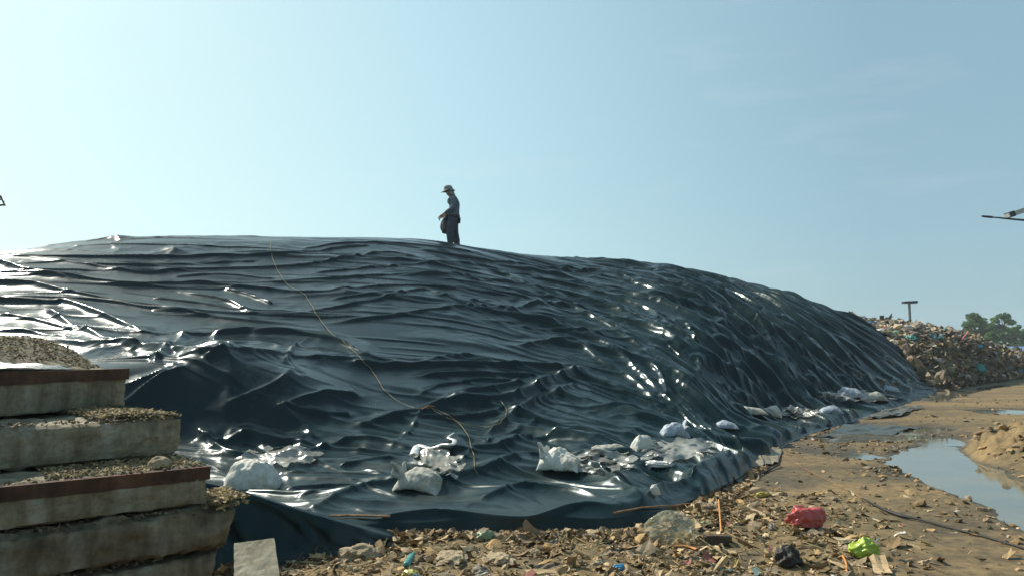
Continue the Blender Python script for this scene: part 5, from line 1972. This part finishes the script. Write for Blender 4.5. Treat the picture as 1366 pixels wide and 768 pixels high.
MLEAF = leaf_mat('leaves', 0, 0)
MBARK = noise_mat('bark', [(.3, (.06, .045, .03)), (.6, (.12, .095, .07))], 8, .9, .5, .02)
LEAFC = np.array([1.6, 2.0, 1.3]) * np.array([(.050, .078, .030), (.065, .095, .036), (.038, .062, .028), (.085, .105, .045)])


def tree(px, d_, top_py, wpx, label, seed, nclump=34, lean=0.0, nl=70, dens=1.0, leaf=.20):
    r_ = np.random.default_rng(seed)
    base = at(px, HZ, d_); base[2] = gz1(base[0], base[1])
    Ht = at(px, top_py, d_)[2] - base[2]
    Wd = wpx / F * d_ / 2
    root = empty('tree', base)
    tag(root, label, 'tree', 'trees beyond the garbage heap')
    tips = []
    limbs = []
    tr = [np.array([0, 0, -.3])]
    for k in range(1, 6):
        tr.append(np.array([lean * k / 5 + r_.normal(0, .05 * Wd), r_.normal(0, .05 * Wd), Ht * .8 * k / 5]))
    for k in range(nclump):
        t = r_.uniform(.25, 1.0)
        ang = r_.uniform(0, 2 * np.pi)
        rr_ = Wd * math.sin(min(1, (t - .12) * 1.25) * 2.6) ** .7 * r_.uniform(.35, 1.0) if t < .96 else Wd * .2
        tip = np.array([math.cos(ang) * rr_ + lean * t, math.sin(ang) * rr_, Ht * (t * .96 + r_.normal(0, .02))])
        tips.append(tip)
    tv, tf = [], []
    tk = tube('trunk', tr, np.linspace(.05, .018, 51) * Ht * .45, MBARK, parent=root, res=8)
    parts = []
    for tip in tips:
        k = min(4, max(1, int(tip[2] / (Ht * .8) * 5 - 1.2)))
        a = tr[k]
        mid_ = (a + tip) / 2 + np.array([0, 0, .05 * Ht])
        limbs.append((a, mid_, tip))
    # limbs joined as one trunk child
    allV, allF, off = [], [], 0
    for a, m_, e in limbs:
        pts = catmull(np.array([a, m_, e]), np.linspace(0, 2, 9))
        for i in range(9):
            rr_ = .012 * Ht * (1 - i / 9) + .003 * Ht
            for j in range(5):
                an = j / 5 * 2 * np.pi
                allV.append(pts[i] + rr_ * np.array([math.cos(an), math.sin(an), 0]))
        for i in range(8):
            for j in range(5):
                o_ = off
                allF.append([o_ + i * 5 + j, o_ + i * 5 + (j + 1) % 5, o_ + (i + 1) * 5 + (j + 1) % 5, o_ + (i + 1) * 5 + j])
        off += 45
    np_mesh('limbs', np.array(allV), np.array(allF), MBARK, root)
    P_, C_, S_ = [], [], []
    for tip in tips:
        cr_ = Wd * r_.uniform(.20, .36)
        n_ = int(1.6 * nl * r_.uniform(.6, 1.3) * dens)
        v_ = r_.normal(0, 1, (n_, 3)); v_ /= np.linalg.norm(v_, axis=1)[:, None]
        v_ *= (r_.uniform(.15, 1, (n_, 1)) ** .5) * cr_ * np.array([1.15, 1.15, .75])
        P_.append(tip + v_)
        C_.append(np.clip(LEAFC[r_.integers(0, 4)] * r_.uniform(.75, 1.3, (n_, 1)), 0, 1))
        S_.append(r_.uniform(.6, 1.3, n_) * leaf)
    P_, C_, S_ = np.vstack(P_), np.vstack(C_), np.concatenate(S_)
    g2 = sheet(2)
    V, Fc, C = pieces(g2, P_, np.column_stack([S_, S_ * .55, S_]), C_, .1, .9)
    np_mesh('crown', V, Fc, MLEAF, root, smooth=False, color=C)
    return root


tree(1302, 135, 420, 46, 'rounded dense tree directly beyond the end of the heap', 1, 40, 0, 90, 1.0, .22)
tree(1339, 140, 420, 34, 'taller open crowned tree right of the dense rounded tree', 2, 30, .3, 70, .9, .22)
tree(1324, 120, 443, 26, 'low bushy tree between the two taller trees', 3, 24, 0, 80, 1.0, .2)
tree(1358, 145, 434, 26, 'small thin tree at the right edge beyond the blue roof', 4, 20, 0, 60, .8, .22)
tree(1384, 150, 430, 40, 'tree just outside the right edge', 5, 30, 0, 70, 1.0, .22)
tree(1284, 130, 443, 22, 'small shrubby tree at the left of the row, half behind the heap', 6, 18, 0, 70, 1.0, .2)

# bare sapling whose twig tip shows at the left edge
base = np.array([-4.75, 5.1, 0.0]); base[2] = gz1(base[0], base[1])
root = empty('sapling', base)
tag(root, 'thin sapling whose twig tip shows at the left edge', 'sapling')
tip = at(6, 269, 5.4) - base
stem = tube('trunk', [(0, 0, -.1), (.02, 0, .9), (-.02, .03, 1.8), (.05, .05, 2.7)], np.linspace(.03, .008, 31), MBARK, parent=root)
pts_ = [(-.01, .02, 1.7), (.2, .1, 2.15), tuple(tip * np.array([1, 1, 1]) - np.array([.15, 0, .03])), tuple(tip)]
tube('branch', pts_, np.linspace(.012, .003, 31), MBARK, parent=root)
tube('branch', [(0, .02, 1.4), (-.2, .0, 1.8), (-.4, .05, 2.1)], np.linspace(.010, .003, 21), MBARK, parent=root)
P_ = np.vstack([tip + np.array([(-.02, 0, .004), (-.07, .02, -.02), (-.10, -.01, .03), (-.05, .01, -.028), (-.16, 0, .03), (-.2, .03, -.04)]), np.array([(.05, .05, 2.72), (.02, .02, 2.5), (-.4, .05, 2.12), (-.35, .02, 2.0)])])
n_ = len(P_)
V, Fc, C = pieces(sheet(3), P_, np.column_stack([np.full(n_, .045), np.full(n_, .010), np.full(n_, .02)]), np.tile(LEAFC[0] * .35, (n_, 1)), .05, .5, .2)
np_mesh('leaves', V, Fc, MBARK, root, smooth=False, color=C)

# blue roofed shed far to the right
D_ = 95.0
l_, r_e = at(1340, HZ, D_), at(1440, HZ, D_)
W_ = r_e[0] - l_[0]
zr0, zr1 = at(1340, 470, D_)[2], at(1340, 461.5, D_)[2]
ctr = np.array([(l_[0] + r_e[0]) / 2, D_ + 2.2, gz1((l_[0] + r_e[0]) / 2, D_)])
root = empty('shed', ctr)
tag(root, 'low shed with a blue metal roof beyond the heap', 'shed')
MBROOF = noise_mat('blue_roof_metal', [(.3, (.10, .17, .30)), (.6, (.15, .23, .38))], 3, .5, .1, .01)
MWALL = noise_mat('pale_shed_wall', [(.3, (.30, .29, .26)), (.6, (.42, .40, .36))], 3, .8, .2, .01)
hw = zr0 - ctr[2]
bm_obj('wall', box_bm(W_ - .5, 4.0, hw, .02, Matrix.Translation((0, 0, hw / 2))), MWALL, root)
bm = bmesh.new()
n_ = 60
for sgn, y0, y1 in ((1, -2.4, .05), (-1, 2.4, -.05)):
    rws = []
    for i in range(n_ + 1):
        x_ = -W_ / 2 + W_ * i / n_
        c_ = .03 * (1 if i % 2 else -1)
        rws.append((bm.verts.new((x_, y0, hw + .03 + c_)), bm.verts.new((x_, y1 * 0, zr1 - ctr[2] + c_))))
    for i in range(n_):
        bm.faces.new((rws[i][0], rws[i + 1][0], rws[i + 1][1], rws[i][1]))
rf = bm_obj('roof', bm, MBROOF, root)
sm = rf.modifiers.new('thickness', 'SOLIDIFY'); sm.thickness = .05

# ------------------------------------------------------------------ the man on the crest
D_ = 25.0
feet = at(603, 321, D_)
feet[2] = tarp_z(feet[0], feet[1]) - .01
top = at(600, 248, D_)[2]
SC = (top - feet[2]) / 1.80


def skin_obj(name, verts, edges, radii, mat, parent=None, root_i=0, sub=2):
    me = bpy.data.meshes.new(name)
    me.from_pydata([tuple(v) for v in verts], edges, [])
    o = bpy.data.objects.new(name, me)
    COL.objects.link(o)
    me.materials.append(mat)
    sk = o.modifiers.new('skin', 'SKIN')
    lay = me.skin_vertices[0].data
    for i, r_ in enumerate(radii):
        lay[i].radius = r_ if isinstance(r_, tuple) else (r_, r_)
        lay[i].use_root = (i == root_i)
    sk.use_smooth_shade = True
    sb = o.modifiers.new('subdivision', 'SUBSURF')
    sb.levels = sb.render_levels = sub
    if parent:
        o.parent = parent
    return o


MSKIN = noise_mat('skin', [(.3, (.22, .12, .08)), (.6, (.28, .16, .105))], 20, .6, .1, .005)
MSHIRT = noise_mat('blue_grey_shirt', [(.3, (.075, .105, .125)), (.6, (.11, .145, .165))], 9, .9, .5, .02)
MPANTS = noise_mat('dark_trousers', [(.3, (.03, .042, .055)), (.6, (.05, .062, .075))], 9, .9, .5, .02)
MHAT = noise_mat('grey_hat_cloth', [(.3, (.15, .16, .15)), (.6, (.22, .23, .21))], 14, .9, .4, .01)
MBOOT = noise_mat('boot_rubber', [(.3, (.015, .017, .018)), (.6, (.03, .03, .03))], 14, .6, .2, .01)
MBAGP = noise_mat('dark_bundle_cloth', [(.3, (.018, .025, .03)), (.6, (.04, .048, .052))], 9, .8, .6, .02)

man = empty('person', feet)
man.scale = (SC * 1.14, SC * 1.14, SC)
tag(man, 'man in a brimmed hat walking on the crest, head bowed, holding a dark bundle', 'person')
# he faces -x; y is his side
bv, be, br_ = [], [], []


def jnt(p, r_, par=None):
    bv.append(p); br_.append(r_)
    if par is not None:
        be.append((par, len(bv) - 1))
    return len(bv) - 1


pel = jnt((.03, 0, .93), (.145, .115))
sp1 = jnt((.035, 0, 1.08), (.135, .105), pel)
sp2 = jnt((.04, 0, 1.25), (.155, .115), sp1)
chs = jnt((.03, 0, 1.38), (.15, .11), sp2)
nk0 = jnt((-.015, 0, 1.475), (.065, .065), chs)
nk1 = jnt((-.055, 0, 1.535), (.058, .058), nk0)
hd0 = jnt((-.085, 0, 1.60), (.078, .085), nk1)
hd1 = jnt((-.10, 0, 1.66), (.080, .092), hd0)
hd2 = jnt((-.095, 0, 1.71), (.062, .070), hd1)
jaw = jnt((-.145, 0, 1.575), (.042, .040), hd0)
nos = jnt((-.190, 0, 1.622), (.014, .016), hd1)
for s in (-1, 1):
    jnt((-.075, s * .088, 1.63), (.016, .022), hd1)                 # ears
    sh = jnt((.035, s * .175, 1.41), .068, chs)
    el = jnt((.045 if s < 0 else -.02, s * .235, 1.13), .046, sh)
    wr_i = jnt((-.21, s * .13, .965), .031, el)
    pm = jnt((-.275, s * .105, .915), (.022, .040), wr_i)
    for fgi, (dy, ln) in enumerate([(.032, .070), (.011, .080), (-.011, .075), (-.032, .058)]):
        k0 = jnt((-.315, s * .10 + dy * .9, .888), .0095, pm)
        k1 = jnt((-.33, s * .10 + dy, .888 - ln * .5), .0085, k0)
        jnt((-.315, s * .10 + dy, .888 - ln), .0075, k1)
    t0 = jnt((-.262, s * .105 - s * .048, .905), .010, pm)
    jnt((-.285, s * .105 - s * .058, .865), .009, t0)
    hp = jnt((.035, s * .095, .87), .088, pel)
    kx = (-.05 if s < 0 else .05)
    kn = jnt((kx, s * .10, .49), .056, hp)
    ankx = (-.03 if s < 0 else .13)
    an = jnt((ankx, s * .10, .10 if s < 0 else .14), .040, kn)
    he = jnt((ankx + .03, s * .10, .05 if s < 0 else .10), .038, an)
    jnt((ankx - .13, s * .105, .035 if s < 0 else .045), .034, he)
body = skin_obj('body', bv, be, br_, MSKIN, man, pel)
# shirt: torso and sleeves down past the hips
cv, ce, cr_ = [], [], []


def cj(p, r_, par=None):
    cv.append(p); cr_.append(r_)
    if par is not None:
        ce.append((par, len(cv) - 1))
    return len(cv) - 1


h0 = cj((.045, 0, .80), (.178, .152))
h1 = cj((.04, 0, .95), (.172, .145), h0)
h2 = cj((.045, 0, 1.10), (.168, .142), h1)
h3 = cj((.055, 0, 1.26), (.180, .150), h2)
h4 = cj((.04, 0, 1.39), (.172, .140), h3)
h5 = cj((-.005, 0, 1.47), (.085, .085), h4)
h6 = cj((-.035, 0, 1.505), (.075, .075), h5)
for s in (-1, 1):
    a = cj((.04, s * .18, 1.41), .088, h4)
    c = cj((.05 if s < 0 else -.015, s * .24, 1.13), .066, a)
    cj((-.17, s * .145, .985), .050, c)
cj((-.135, 0, 1.35), (.03, .05), h4)          # open collar / pocket standing proud of the chest
skin_obj('shirt', cv, ce, cr_, MSHIRT, man, h2)
tv_, te_, tr_ = [], [], []


def tj(p, r_, par=None):
    tv_.append(p); tr_.append(r_)
    if par is not None:
        te_.append((par, len(tv_) - 1))
    return len(tv_) - 1


p0 = tj((.035, 0, .92), (.165, .13))
for s in (-1, 1):
    a = tj((.035, s * .095, .84), .125, p0)
    kx = (-.05 if s < 0 else .05)
    c = tj((kx, s * .10, .49), .105, a)
    e_ = tj((-.028 if s < 0 else .115, s * .10, .20), .092, c)
    tj((-.03 if s < 0 else .13, s * .10, .12 if s < 0 else .17), .074, e_)
skin_obj('trousers', tv_, te_, tr_, MPANTS, man, p0)
for s in (-1, 1):
    ankx = (-.03 if s < 0 else .13)
    zo = 0 if s < 0 else .05
    skin_obj('boot', [(ankx + .01, s * .10, .17 + zo), (ankx + .02, s * .10, .07 + zo), (ankx - .05, s * .10, .05 + zo * .6), (ankx - .15, s * .105, .045 + zo * .2)], [(0, 1), (1, 2), (2, 3)], [.06, .06, .055, .048], MBOOT, man)
# hat: crown, brim longer over the brow, neck flap behind
bm = bmesh.new()
prof_h = [(.001, .135), (.05, .130), (.085, .108), (.102, .06), (.108, .012), (.112, 0), (.145, -.022), (.152, -.026), (.145, -.028), (.108, -.010)]
seg = 36
rings = []
for r_, z_ in prof_h:
    ring = []
    for j in range(seg):
        a = 2 * math.pi * j / seg
        rx = r_ * (1.10 + (.30 if r_ > .12 else 0) * max(0, -math.cos(a)))
        ring.append(bm.verts.new((rx * math.cos(a), r_ * .95 * math.sin(a), z_ + (.010 * math.sin(3 * a) + .03 * (math.cos(a) > .3) * -1 if r_ > .12 else .004 * math.sin(2 * a)))))
    rings.append(ring)
for i in range(len(rings) - 1):
    for j in range(seg):
        bm.faces.new((rings[i][j], rings[i + 1][j], rings[i + 1][(j + 1) % seg], rings[i][(j + 1) % seg]))
bmesh.ops.recalc_face_normals(bm, faces=bm.faces)
bmesh.ops.transform(bm, matrix=Matrix.Translation((-.095, 0, 1.68)) @ Matrix.Rotation(R(-14), 4, 'Y'), verts=bm.verts)
hat = bm_obj('hat', bm, MHAT, man, smooth=True)
rows = []
for i in range(9):
    a = R(-75 + 150 * i / 8)
    rows.append([(-.095 + (.112 + .012 * k) * math.cos(a), (.105 + .006 * k) * math.sin(a), 1.675 - .030 * k + .006 * math.sin(i * 2)) for k in range(6)])
fl_ = strip('neck_flap', rows, MHAT, hat)
# bundle in his hands
bl = feet + np.array([-.17, 0, .42]) * SC
lump('cloth_bundle', (bl[0], bl[1], bl[2]), (.14 * SC, .14 * SC, .27 * SC), 51, MBAGP, 'dark drooping bundle held by the man on the crest', 'bundle', 0, sub=4, amp=.25, sharp=.2, freq=1.3, flat=.8)

# ------------------------------------------------------------------ hazy air
bm = bmesh.new()
bmesh.ops.create_cube(bm, size=1)
bmesh.ops.scale(bm, vec=(2400, 620, 26), verts=bm.verts)
bmesh.ops.translate(bm, vec=(0, 180, 11), verts=bm.verts)
mh = bpy.data.materials.new('haze_air')
mh.use_nodes = True
nt = mh.node_tree
nt.nodes.remove(nt.nodes['Principled BSDF'])
pv = N(nt, 'ShaderNodeVolumePrincipled')
pv.inputs['Color'].default_value = (.86, .95, 1.0, 1)
pv.inputs['Density'].default_value = .0006
pv.inputs['Anisotropy'].default_value = .25
nt.links.new(pv.outputs[0], nt.nodes['Material Output'].inputs['Volume'])
hz = bm_obj('haze', bm, mh)
tag(hz, 'pale haze in the air', 'haze', kind='stuff')
